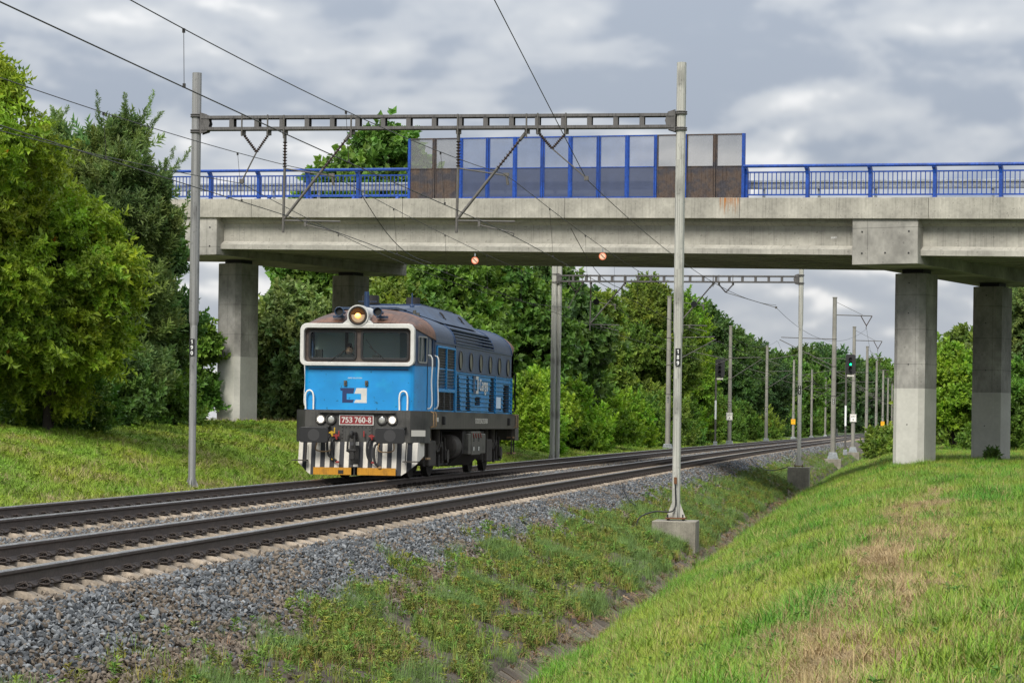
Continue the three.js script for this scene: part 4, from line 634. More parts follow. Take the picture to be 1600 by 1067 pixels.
  for (let i = 0; i < n; i++) {
    const x0 = -1.38 + i * w, x1 = x0 + w, g = loft([[[x0, foot(x0), PZ(x0)], [x0, 0.85, PZ(x0) - 0.1]], [[x1, foot(x1), PZ(x1)], [x1, 0.85, PZ(x1) - 0.1]]], false, 0), back = loft([[[x0, foot(x0), PZ(x0) - 0.02], [x0, 0.85, PZ(x0) - 0.12]], [[x1, foot(x1), PZ(x1) - 0.02], [x1, 0.85, PZ(x1) - 0.12]]], false, 0);
    part('plough_stripe', metres(join([g, back])), i % 2 ? K.stripeDark : K.stripe, plough);
  }
  for (const s of [-1, 1]) part('plough_wing', metres(loft([[[s * 1.38, foot(1.38), PZ(1.38)], [s * 1.38, 0.85, PZ(1.38) - 0.1]], [[s * 1.45, 0.55, -0.55], [s * 1.45, 0.85, -0.55]]], false, 0)), K.stripe, plough);
  part('coupling_slot', box(0.2, 0.42, 0.03, -0.02, 0.56, 0.13), K.dark, plough);
  part('yellow_bar', metres(join([box(0.93, 0.165, 0.05, -0.495, 0.185, 0.205), box(0.93, 0.165, 0.05, 0.475, 0.185, 0.205)])), K.orange, plough);
  part('bar_bracket', metres(join([box(0.14, 0.2, 0.04, -0.01, 0.19, 0.21), box(0.12, 0.08, 0.05, -0.32, 0.17, 0.215)])), K.soot, plough);
  for (const s of [-1, 1]) {
    part('step_rung', tube([[s * 0.72 - 0.17, 0.83, 0.2], [s * 0.72 - 0.17, 0.66, 0.26], [s * 0.72 + 0.17, 0.66, 0.26], [s * 0.72 + 0.17, 0.83, 0.2]], 0.014, 30), K.rustStep, plough);
    part('side_step', join([box(0.34, 0.025, 0.22, s * 1.28, 0.42, 0.2), rod([s * 1.16, 0.42, 0.2], [s * 1.16, 0.84, 0.1], 0.014, 6)]), K.bogie, plough);
  }
  // body side on the camera's side (and its mirror)
  for (const s of [1, -1]) {
    const X = s * 1.47, near = s > 0;
    const slats = (name, r0, r1, y0, y1, count, mat, parent) => { for (let i = 0; i < count; i++) { const y = y0 + (i + 0.5) / count * (y1 - y0); part(name, box(0.012, (y1 - y0) / count * 0.9, r1 - r0 + 0.02, 0, 0, 0).rotateZ(-s * 0.62).translate(X - s * 0.012, y, -(r0 + r1) / 2), mat, parent); } };
    const lv = part('louvre_frame', join([box(0.04, 1.50, 0.06, X + s * 0.015, 2.33, -1.80), box(0.04, 1.50, 0.07, X + s * 0.015, 2.33, -4.2), box(0.04, 1.0, 0.07, X + s * 0.015, 2.58, -3.02), box(0.04, 0.07, 2.35, X + s * 0.015, 2.07, -3.0), box(0.04, 0.05, 2.35, X + s * 0.015, 3.09, -3.0)]), K.blueSide);
    for (const [r0, r1] of [[1.84, 2.98], [3.06, 4.16]]) { slats('louvre', r0, r1, 2.6, 3.06, near ? 7 : 3, K.louvre, lv); slats('louvre', r0, r1, 2.12, 2.58, near ? 6 : 3, K.louvreBlue, lv); }
    slats('louvre', 1.84, 4.16, 1.6, 2.03, near ? 8 : 3, K.soot, lv);
    if (near) for (const r of [2.6, 3.4]) part('grille_bar', box(0.02, 0.42, 0.03, X + s * 0.045, 1.815, -r), K.louvre, lv);
    for (let i = 0; i < 9; i++) { const y = 1.63 + i * 0.112, cuts = VENTS.filter((q) => y > q[4] - 0.01 && y < q[5] + 0.01).map(([b0, b1, t0, t1, y0, y1]) => { const k = (y - y0) / (y1 - y0); return [lerp(b0, t0, k), lerp(b1, t1, k)]; }).sort((p, q) => p[0] - q[0]); let r0 = 4.33; for (const [c0, c1] of [...cuts, [13.27, 99]]) { if (c0 - r0 > 0.08) part('body_rib', box(0.035, 0.022, c0 - r0, X + s * 0.012, y, -(c0 + r0) / 2, 0.006), K.blueSide, body); r0 = c1; } }
    part('body_post', join([box(0.04, 1.0, 0.09, X + s * 0.014, 2.07, -4.34), box(0.04, 1.0, 0.07, X + s * 0.014, 2.07, -10.4), box(0.04, 1.0, 0.07, X + s * 0.014, 2.07, -13.2)]), K.blueSide, body);
    for (const [b0, b1, t0, t1, y0, y1] of VENTS) {
      const m = near ? Math.round((y1 - y0) / 0.062) : 0;
      for (let i = 0; i < m; i++) { const y = y0 + (i + 0.5) / m * (y1 - y0), k = (y - y0) / (y1 - y0), l0 = lerp(b0, t0, k), l1 = lerp(b1, t1, k); part('vent_slat', box(0.012, 0.022, l1 - l0, 0, 0, 0).rotateZ(-s * 0.5).translate(X - s * 0.004, y, -(l0 + l1) / 2), K.soot, body); }
    }
    for (let i = 0; i < 6; i++) {
      const r = 5.02 + i * 1.51, c = part('porthole', cyl(0.215, 0.215, 0.012, 0, 0, 0, 26).rotateZ(Math.PI / 2).translate(X + s * 0.008, 2.845, -r), K.porthole, upper);
      part('porthole_rim', new THREE.TorusGeometry(0.222, 0.018, 8, 28).rotateY(Math.PI / 2).translate(X + s * 0.01, 2.845, -r), K.rubber, c);
    }
    part('panel_edge', join([box(0.02, 0.6, 0.03, X + s * 0.01, 2.88, -4.3), box(0.025, 0.03, 9.0, X + s * 0.01, 2.575, -8.8)]), K.navy, upper);
    // cooling grille let into the roof curve
    const gr = part('roof_grille', rod([s * 1.465, 3.235, -4.3], [s * 1.465, 3.235, -10.0], 0.02, 6), K.navyRoof, roof);
    for (const y of [3.25, 3.335, 3.42, 3.505, 3.59]) { let x = 1.47; for (let k = 0; k < 80; k++) { const m = 1.47 * (1 - k / 320); if (roofY(m, 1.47, 3.2, 3.93) >= y) { x = m; break; } } part('grille_bar', rod([s * (x + 0.015), y, -4.35], [s * (x + 0.015), y, -10.0], 0.018, 6), K.navyRoof, gr); }
    // frame fittings
    for (const r of [1.0, 1.32, 13.6, 13.95]) part('step_handle', tube([[X + s * 0.03, 1.2, -r], [X + s * 0.09, 1.22, -r], [X + s * 0.10, 1.4, -r], [X + s * 0.09, 1.53, -r], [X + s * 0.03, 1.56, -r]], 0.017, 20), K.rustStep);
    for (const r of [2.6, 12.6]) part('jacking_lug', box(0.08, 0.2, 0.16, X + s * 0.05, 1.36, -r, 0.02), K.dark);
    for (const r of [0.95, 13.95]) { for (const y of [0.92, 0.48]) part('step_tread', box(0.2, 0.045, 0.42, s * 1.38, y, -r), K.rustStep); part('step_hanger', join([box(0.03, 0.75, 0.05, s * 1.42, 0.82, -r - 0.22), box(0.03, 0.75, 0.05, s * 1.42, 0.82, -r + 0.22)]), K.bogie); }
  }
  part('lettering', flatGeo(new TextGeometry('Cargo', { font, size: 0.30, depth: 0.006, curveSegments: 3 })).scale(1.15, 1, 1).rotateY(Math.PI / 2).translate(1.50, 2.14, -7.72), K.white, body);
  const sideEmb = (pts, m) => part('emblem_half', extrude(poly(pts), 0.006).rotateY(Math.PI / 2).translate(1.50, 0, 0), m, body);
  sideEmb([[6.75, 2.50], [7.15, 2.50], [7.15, 2.42], [6.98, 2.42], [6.98, 2.14], [7.15, 2.14], [7.15, 2.06], [6.82, 2.06], [6.82, 2.42]], std(rgb(0.03, 0.05, 0.10), 0.5));
  sideEmb([[7.2, 2.50], [7.55, 2.50], [7.55, 2.06], [7.2, 2.06], [7.25, 2.14], [7.42, 2.14], [7.42, 2.42], [7.2, 2.42]], K.white);
  part('data_panel', box(0.008, 0.30, 0.75, 1.512, 1.86, -10.78), std(rgb(0.55, 0.66, 0.78), 0.5), body);
  part('lettering', flatGeo(new TextGeometry('CZ-CDC 92 54 2 753 760-8', { font, size: 0.13, depth: 0.004, curveSegments: 2 })).scale(0.92, 1, 1).rotateY(Math.PI / 2).translate(1.492, 1.30, -7.2), std(rgb(0.55, 0.52, 0.45), 0.7));
  part('data_plate', box(0.006, 0.14, 0.42, 0, 0, 0).rotateY(-0.66).translate(1.375, 1.06, -0.19), std(rgb(0.5, 0.48, 0.43), 0.6), front);
  part('data_plate', box(0.006, 0.10, 0.3, 1.493, 1.38, -1.9), std(rgb(0.5, 0.48, 0.43), 0.6));
  // raised roof hood, exhausts and aerials
  const hood = part('roof_hood', metres(loft([[[-0.6, 3.95, -2.2], [-0.5, 3.96, -2.2], [0.5, 3.96, -2.2], [0.6, 3.95, -2.2]], [[-1.2, 3.72, -3.9], [-0.78, 4.12, -3.7], [0.78, 4.12, -3.7], [1.2, 3.72, -3.9]], [[-1.2, 3.72, -9.0], [-0.78, 4.12, -8.8], [0.78, 4.12, -8.8], [1.2, 3.72, -9.0]], [[-0.9, 3.8, -9.4], [-0.6, 3.85, -9.4], [0.6, 3.85, -9.4], [0.9, 3.8, -9.4]]], false, 0.3)), K.navyRoof);
  part('roof_fan_deck', metres(box(1.3, 0.06, 4.4, 0, 4.15, -6.3)), K.navy, hood);
  for (const z of [-5.0, -7.6]) part('hood_latch', join([tube([[1.06, 3.88, z], [1.0, 3.98, z], [0.93, 4.02, z - 0.1]], 0.02, 10), rod([1.1, 3.84, z - 0.05], [0.95, 4.0, z - 0.05], 0.012, 5)]), K.dark, hood);
  for (const [x, z, r, h] of [[-0.35, -2.9, 0.2, 0.2], [0.35, -4.6, 0.17, 0.24], [-0.3, -8.0, 0.2, 0.18]]) part('exhaust_stack', join([cyl(r, r, h, x, 4.12 + h / 2, z, 18), cyl(r + 0.03, r + 0.03, 0.04, x, 4.13, z, 18)]), K.dark, roof);
  part('walkway', metres(box(1.4, 0.05, 1.3, -0.1, 3.945, -2.0)), K.navyRoof, roof);
  part('aerial', join([cyl(0.07, 0.055, 0.36, -0.12, 4.15, -1.4, 12), rod([-0.32, 4.1, -1.4], [0.12, 4.1, -1.4], 0.01, 5), cyl(0.035, 0.012, 0.5, 0.6, 4.15, -3.2, 8), new THREE.SphereGeometry(0.06, 10, 8).translate(0.6, 4.08, -3.2)]), K.navy, roof);
  for (const [x, y, z] of [[0.98, 3.76, -2.0], [0.8, 3.84, -2.5], [0.9, 3.8, -9.8], [0.55, 3.92, -10.6]]) part('roof_fitting', cyl(0.045, 0.04, 0.13, x, y + 0.05, z, 8), K.boxGrey, roof);
  // bogies, wheels, tank, battery box
  for (const rc of [3.3, 11.6]) {
    for (const s of [-1, 1]) {
      const f = part('bogie_frame', metres(join([box(0.16, 0.26, 3.6, s * 1.05, 0.72, -rc, 0.04), box(0.2, 0.42, 0.5, s * 1.1, 0.52, -rc - 1.2, 0.04), box(0.2, 0.42, 0.5, s * 1.1, 0.52, -rc + 1.2, 0.04), cyl(0.12, 0.12, 0.36, s * 1.08, 0.98, -rc - 0.55, 12), cyl(0.12, 0.12, 0.36, s * 1.08, 0.98, -rc + 0.55, 12), rod([s * 1.15, 1.1, -rc + 0.9], [s * 1.15, 0.5, -rc + 0.7], 0.05, 8), box(0.22, 0.62, 0.9, s * 1.2, 0.58, -rc + 0.95, 0.05)])), K.bogie);
      part('brake_rigging', join([rod([s * 1.2, 0.3, -rc - 1.6], [s * 1.2, 0.3, -rc + 1.6], 0.022, 6), tube([[s * 1.28, 1.1, -rc - 0.3], [s * 1.3, 0.8, -rc - 0.1], [s * 1.28, 0.62, -rc + 0.3], [s * 1.26, 0.9, -rc + 0.6]], 0.018, 20), box(0.06, 0.3, 0.12, s * 1.24, 0.4, -rc - 0.1), rod([s * 1.26, 0.95, -rc - 0.8], [s * 1.26, 0.42, -rc - 0.9], 0.03, 6)]), K.soot, f);
      for (const dr of [-1.2, 1.2]) { const wh = part('wheel', join([cyl(0.5, 0.5, 0.135, 0, 0, 0, 36).rotateZ(Math.PI / 2).translate(s * 0.755, 0.5, -rc + dr), cyl(0.53, 0.53, 0.03, 0, 0, 0, 36).rotateZ(Math.PI / 2).translate(s * 0.695, 0.5, -rc + dr)]), K.soot); part('axle_box', metres(join([cyl(0.17, 0.15, 0.14, 0, 0, 0, 16).rotateZ(Math.PI / 2).translate(s * 1.22, 0.5, -rc + dr)])), K.bogie, wh); }
    }
    part('axle', join([-1.2, 1.2].map((dr) => cyl(0.09, 0.09, 1.5, 0, 0, 0, 12).rotateZ(Math.PI / 2).translate(0, 0.5, -rc + dr))), K.dark);
    part('traction_motor', join([box(1.2, 0.6, 0.9, 0, 0.55, -rc - 0.55, 0.1), box(1.2, 0.6, 0.9, 0, 0.55, -rc + 0.6, 0.1)]), K.dark);
  }
  part('fuel_tank', metres(extrude(poly([[-1.4, 1.1], [-1.4, 0.55], [-1.0, 0.22], [1.0, 0.22], [1.4, 0.55], [1.4, 1.1]]), 3.3).translate(0, 0, -9.15)), K.soot);
  part('air_tank', metres(join([cyl(0.3, 0.3, 0.7, 0, 0, 0, 24).rotateX(Math.PI / 2).translate(1.12, 0.72, -5.35), new THREE.SphereGeometry(0.3, 24, 12).scale(1, 1, 0.4).translate(1.12, 0.72, -5.0)])), K.bogie);
  const bb = part('battery_box', metres(join([box(0.5, 0.52, 2.6, 1.27, 0.78, -7.4, 0.03), box(0.14, 0.6, 1.35, 1.47, 0.80, -7.1, 0.02)])), K.boxGrey);
  for (const z of [-6.6, -6.95, -7.35, -7.7]) part('box_latch', rod([1.545, 1.04, z], [1.545, 0.94, z - 0.12], 0.016, 5), K.red, bb);
  for (const z of [-6.75, -7.5]) for (let k = 0; k < 3; k++) part('box_vent', box(0.012, 0.02, 0.2, 1.542, 0.86 + k * 0.035, z), K.dark, bb);
  for (const z of [-6.75, -7.5]) part('box_label', box(0.006, 0.1, 0.09, 1.543, 0.66, z), K.wall, bb);
}

// driver seen through the left windscreen
{
  const t = thing('person', 'dark haired driver in dark clothing behind the left windscreen', 'person', [LX - 0.34, 0, LZ - 0.62]);
  const N = 46, half = 0.62, mc = new MarchingCubes(N, std(rgb(0.03, 0.03, 0.034), 0.9), false, false, 120000);
  const bones = [[[0, 2.25, 0], [0, 2.66, 0.02], 0.17, 0.185], [[0, 2.66, 0.02], [-0.19, 2.72, 0.0], 0.10, 0.085], [[0, 2.66, 0.02], [0.19, 2.72, 0.0], 0.10, 0.085], [[0, 2.7, 0], [0, 2.84, 0.02], 0.075, 0.06], [[-0.2, 2.72, 0], [-0.29, 2.45, 0.08], 0.075, 0.055], [[-0.29, 2.45, 0.08], [-0.22, 2.62, 0.32], 0.052, 0.04], [[0.2, 2.72, 0], [0.29, 2.45, 0.08], 0.075, 0.055], [[0.29, 2.45, 0.08], [0.2, 2.62, 0.3], 0.052, 0.04]];
  const cap = (p, [a, b, ra, rb]) => { const ba = b.map((v, i) => v - a[i]), pa = p.map((v, i) => v - a[i]), h = Math.min(1, Math.max(0, ba.reduce((s, v, i) => s + v * pa[i], 0) / ba.reduce((s, v) => s + v * v, 0))); return Math.hypot(...pa.map((v, i) => v - ba[i] * h)) - lerp(ra, rb, h); };
  mc.reset(); mc.isolation = 0;
  for (let k = 0; k < N; k++) for (let j = 0; j < N; j++) for (let i = 0; i < N; i++) { const p = [(i - N / 2) / (N / 2) * half, 2.6 + (j - N / 2) / (N / 2) * half, (k - N / 2) / (N / 2) * half]; let e = 0; for (const b of bones) e += Math.exp(-cap(p, b) * 28); mc.field[i + j * N + k * N * N] = Math.log(e) / 28; }
  mc.update();
  const g = new THREE.BufferGeometry(); g.setAttribute('position', new THREE.BufferAttribute(mc.positionArray.slice(0, mc.count * 3), 3)); g.setAttribute('normal', new THREE.BufferAttribute(mc.normalArray.slice(0, mc.count * 3), 3)); g.scale(half, half, half).translate(0, 2.6, 0);
  mesh('body', g, std(rgb(0.028, 0.028, 0.032), 0.9), t);
  const skin = std(rgb(0.38, 0.21, 0.14), 0.6), hair = std(rgb(0.012, 0.010, 0.009), 0.8), hd = new THREE.SphereGeometry(0.1, 24, 20), p = hd.attributes.position;
  for (let i = 0; i < p.count; i++) { let x = p.getX(i) * 0.80, y = p.getY(i) * 1.15, z = p.getZ(i) * 0.98; if (y < -0.02) { x *= 1 - (-y - 0.02) * 3; } if (z > 0.05 && Math.abs(x) < 0.022 && y < 0.02 && y > -0.04) z += 0.022; if (z > 0.05 && y > 0.01 && y < 0.035 && Math.abs(Math.abs(x) - 0.034) < 0.018) z -= 0.012; p.setXYZ(i, x, y, z); }
  hd.computeVertexNormals();
  const head = mesh('head', hd.translate(0, 2.93, 0.03), skin, t);
  mesh('hair', join([new THREE.SphereGeometry(0.104, 20, 12, 0, Math.PI * 2, 0, 1.35).scale(0.84, 1.18, 1.02).rotateX(-0.42).translate(0, 2.94, 0.018), new THREE.SphereGeometry(0.05, 12, 8).translate(0, 3.06, -0.03)]), hair, head);
  mesh('eyes', join([-0.034, 0.034].map((x) => new THREE.SphereGeometry(0.012, 8, 6).translate(x, 2.952, 0.105))), hair, head);
  mesh('mouth', box(0.042, 0.008, 0.01, 0, 2.872, 0.106), std(rgb(0.2, 0.07, 0.06), 0.6), head);
  for (const s of [-1, 1]) {
    mesh('ear', new THREE.SphereGeometry(0.024, 8, 6).scale(0.4, 1.2, 0.8).translate(s * 0.082, 2.935, 0.02), skin, head);
    const hand = [box(0.07, 0.028, 0.08, s * 0.2, 2.635, 0.35, 0.012)];
    for (let f = 0; f < 4; f++) hand.push(rod([s * 0.2 + (f - 1.5) * 0.018, 2.638, 0.38], [s * 0.2 + (f - 1.5) * 0.019, 2.63, 0.42 + (f === 1 || f === 2 ? 0.012 : 0)], 0.009, 6, 0.008), rod([s * 0.2 + (f - 1.5) * 0.019, 2.63, 0.42 + (f === 1 || f === 2 ? 0.012 : 0)], [s * 0.2 + (f - 1.5) * 0.019, 2.605, 0.44], 0.008, 6, 0.007));
    hand.push(rod([s * 0.2 - s * 0.03, 2.635, 0.34], [s * 0.2 - s * 0.062, 2.63, 0.38], 0.01, 6, 0.008));
    mesh('hand', join(hand), skin, t);
  }
}

// ---------------------------------------------------------------- trees and shrubs
function leafCluster(seed, n, len, wid, droop) {                     // a twig 1 long with folded leaves around it
  const r = mulberry(seed), pos = [];
  const tri = (...p) => pos.push(...p[0].toArray(), ...p[1].toArray(), ...p[2].toArray());
  for (let i = 0; i < n; i++) {
    const t = 0.12 + 0.88 * (i + r() * 0.6) / n, az = i * 2.4 + r() * 0.9, up = lerp(0.35, 1.1, t) - droop * r() + (r() - 0.5) * 0.7;
    const d = V3(Math.cos(az) * Math.cos(up), Math.sin(up), Math.sin(az) * Math.cos(up)), side = V3().crossVectors(d, V3(r() - 0.5, 1, r() - 0.5)).normalize(), nn = V3().crossVectors(side, d).normalize();
    const b = V3((r() - 0.5) * 0.16, t * 0.75, (r() - 0.5) * 0.16), l = len * (0.7 + r() * 0.6), w = wid * (0.75 + r() * 0.5);
    const tip = b.clone().addScaledVector(d, l).addScaledVector(nn, -l * (0.12 + 0.25 * droop * r())), m = b.clone().addScaledVector(d, l * 0.48), e1 = m.clone().addScaledVector(side, w).addScaledVector(nn, w * 0.35), e2 = m.clone().addScaledVector(side, -w).addScaledVector(nn, w * 0.35);
    tri(b, e1, tip); tri(b, tip, e2);
  }
  const g = new THREE.BufferGeometry(); g.setAttribute('position', new THREE.Float32BufferAttribute(pos, 3)); g.computeVertexNormals();
  return g;
}
const leafMat = new THREE.MeshPhysicalMaterial({ color: 0xffffff, roughness: 0.62, transmission: 0.48, thickness: 0, specularIntensity: 0.5 });
const barkMats = [std(rgb(0.055, 0.045, 0.036), 0.95, { map: tiled(grimeMap, 0.5, 1.1) }), std(rgb(0.11, 0.10, 0.085), 0.95, { map: tiled(grimeMap, 0.5, 1.1) })];
const LEAF = { broad: leafCluster(1, 15, 0.34, 0.12, 0.35), willow: leafCluster(2, 22, 0.30, 0.052, 0.1), cherry: leafCluster(3, 14, 0.40, 0.115, 0.95), maple: leafCluster(4, 13, 0.36, 0.17, 0.4), fine: leafCluster(5, 20, 0.26, 0.08, 0.3) };
const SHAPE = {
  round: (t) => Math.sqrt(Math.max(0, 1 - (2 * t - 0.92) ** 2)) * (t < 0.46 ? 0.92 + 0.08 * t : 1),
  column: (t) => Math.pow(Math.sin(Math.PI * Math.min(0.995, 0.10 + 0.88 * t)), 0.55),
  cone: (t) => Math.max(0.08, (1 - t) ** 0.8 * (0.55 + 0.45 * Math.min(1, t * 5))),
  mound: (t) => Math.sqrt(Math.max(0.02, 1 - t * t)),
  upright: (t) => 0.55 + 0.45 * Math.sin(Math.PI * (0.2 + 0.75 * t)),
};
const dummy = new THREE.Object3D(), UP3 = V3(0, 1, 0);
function tree(name, label, category, group, o) {
  const [x, , z] = at(o.a, o.s), y0 = o.y ?? groundY(o.a, o.s), t = thing(name, label, category, [x, y0 - 0.05, z], rr(0, 6.28), group), r = mulberry(Math.round(o.a * 31 + o.s * 173)), rd = (a, b) => a + (b - a) * r();
  const h = o.h, cb = o.cb ?? 0.15, crownH = h * (1 - cb), sh = SHAPE[o.shape ?? 'round'], lobes = [];
  for (let i = 0; i < o.lobes; i++) {
    const ty = Math.pow(r(), 0.85), R0 = o.r * sh(ty), az = i * 2.39996 + rd(-0.5, 0.5), lr = Math.max(o.r * 0.14, R0 * rd(0.22, 0.46)) * (o.open ?? 1), rad = Math.max(0, R0 - lr * 0.55) * Math.sqrt(rd(0.25, 1));
    lobes.push({ p: V3(Math.cos(az) * rad, h * cb + ty * crownH * 0.97 - lr * 0.35, Math.sin(az) * rad), r: lr, sy: rd(0.75, 1.1), tint: rd(0.78, 1.22), hue: rd(-1, 1) });
  }
  // trunk(s) and limbs
  const wood = [], stems = o.stems ?? 1;
  for (let k = 0; k < stems; k++) {
    const lean = stems > 1 ? rd(0.3, 0.8) * o.r * 0.6 : 0.15, az = k / stems * 6.28 + rd(-0.3, 0.3), tr = (o.trunk ?? h * 0.018) * (stems > 1 ? 0.6 : 1), pts = [];
    for (let i = 0; i <= 5; i++) { const q = i / 5; pts.push([Math.cos(az) * lean * q ** 1.4 + rd(-0.04, 0.04) * q, -0.15 + q * h * 0.82, Math.sin(az) * lean * q ** 1.4 + rd(-0.04, 0.04) * q]); }
    for (let i = 0; i < 5; i++) wood.push(rod(pts[i], pts[i + 1], tr * (1 - i * 0.17), 7, tr * (1 - (i + 1) * 0.17)));
    for (const l of lobes.filter((_, i) => i % stems === k).slice(0, o.limbs ?? 9)) { const q = Math.min(0.75, Math.max(0.12, l.p.y / h - 0.16)), i = Math.min(4, Math.floor(q * 5 / 0.82 * 0.82)), b = pts[i]; wood.push(rod(b, [(b[0] + l.p.x) / 2, (b[1] + l.p.y) / 2 - l.r * 0.1, (b[2] + l.p.z) / 2], tr * 0.42, 5, tr * 0.28), rod([(b[0] + l.p.x) / 2, (b[1] + l.p.y) / 2 - l.r * 0.1, (b[2] + l.p.z) / 2], l.p.toArray(), tr * 0.28, 5, tr * 0.1)); }
  }
  mesh(stems > 1 ? 'stems' : 'trunk', metres(join(wood)), barkMats[o.bark ?? 0], t);
  const n = o.n, im = new THREE.InstancedMesh(LEAF[o.leaf], leafMat, n + (o.shoots ?? 0) * 14), c = new THREE.Color(), out = V3(), tot = lobes.reduce((s, l) => s + l.r * l.r, 0); let k = 0;
  for (let li = 0; li < lobes.length; li++) {
    const l = lobes[li], m = li === lobes.length - 1 ? n - k : Math.min(n - k, Math.round(n * l.r * l.r / tot));
    for (let i = 0; i < m; i++, k++) {
      const u = rd(-0.75, 1), az = rd(0, 6.2832), cr = Math.sqrt(1 - u * u); out.set(Math.cos(az) * cr, u, Math.sin(az) * cr);
      const stray = r() < 0.14 ? rd(1.0, 1.5) : 1 - 0.55 * r() ** 2.0;
      dummy.position.copy(out).multiply(ps.set(1, l.sy, 1)).multiplyScalar(l.r * stray).add(l.p);
      const f = V3().copy(out).add(ps.set(rd(-0.6, 0.6), (o.lift ?? 0.5) + rd(-0.3, 0.3), rd(-0.6, 0.6))).normalize();
      dummy.quaternion.setFromUnitVectors(UP3, f); dummy.rotateY(rd(0, 6.28));
      const s = o.size * rd(0.7, 1.3) * (stray > 1 ? 1.15 : 1); dummy.scale.set(s, s * (stray > 1 ? 1.25 : 1), s); dummy.updateMatrix(); im.setMatrixAt(k, dummy.matrix);
      const v = l.tint * rd(0.72, 1.28), yl = l.hue * 0.12 + rd(-0.1, 0.1);
      if (o.autumn && r() < o.autumn) { c.setRGB(0.62 * v, 0.22 * v, 0.02); dummy.scale.setScalar(s * 0.42); dummy.updateMatrix(); im.setMatrixAt(k, dummy.matrix); } else c.setRGB(o.col[0] * v * (1 + yl * 1.4), o.col[1] * v * (1 + yl * 0.3), o.col[2] * v * (1 - yl * 0.6));
      im.setColorAt(k, c);
    }
  }
  // long single shoots that break the outline
  for (let q = 0; q < (o.shoots ?? 0); q++) {
    const l = lobes[Math.floor(r() * lobes.length)], az = rd(0, 6.28), el = o.leaf === 'cherry' ? rd(-0.2, 0.9) : rd(0.9, 1.45), d = V3(Math.cos(az) * Math.cos(el), Math.sin(el), Math.sin(az) * Math.cos(el)), len = rd(0.7, 1.5), m = 14, v = l.tint * rd(0.85, 1.3);
    const b = l.p.clone().addScaledVector(d, l.r * 0.85);
    for (let i = 0; i < m; i++, k++) {
      const u = i / (m - 1); dummy.position.copy(b).addScaledVector(d, u * len); dummy.position.y -= o.leaf === 'cherry' ? 0.35 * len * u * u : 0; dummy.position.x += rd(-0.03, 0.03); dummy.position.z += rd(-0.03, 0.03);
      dummy.quaternion.setFromUnitVectors(UP3, V3().copy(d).add(ps.set(rd(-0.5, 0.5), rd(-0.2, 0.5), rd(-0.5, 0.5))).normalize()); dummy.rotateY(rd(0, 6.28));
      dummy.scale.setScalar(o.size * lerp(0.85, 0.5, u)); dummy.updateMatrix(); im.setMatrixAt(k, dummy.matrix); c.setRGB(o.col[0] * v, o.col[1] * v, o.col[2] * v); im.setColorAt(k, c);
    }
  }
  im.count = k; im.name = o.shape === 'mound' ? 'foliage' : 'crown'; im.castShadow = im.receiveShadow = true; t.add(im);
  return t;
}
const GREEN = { cherry: [0.264, 0.374, 0.023], willow: [0.192, 0.282, 0.076], dark: [0.098, 0.190, 0.032], mid: [0.150, 0.276, 0.031], lime: [0.252, 0.414, 0.029], olive: [0.210, 0.305, 0.037], blue: [0.082, 0.163, 0.041] };
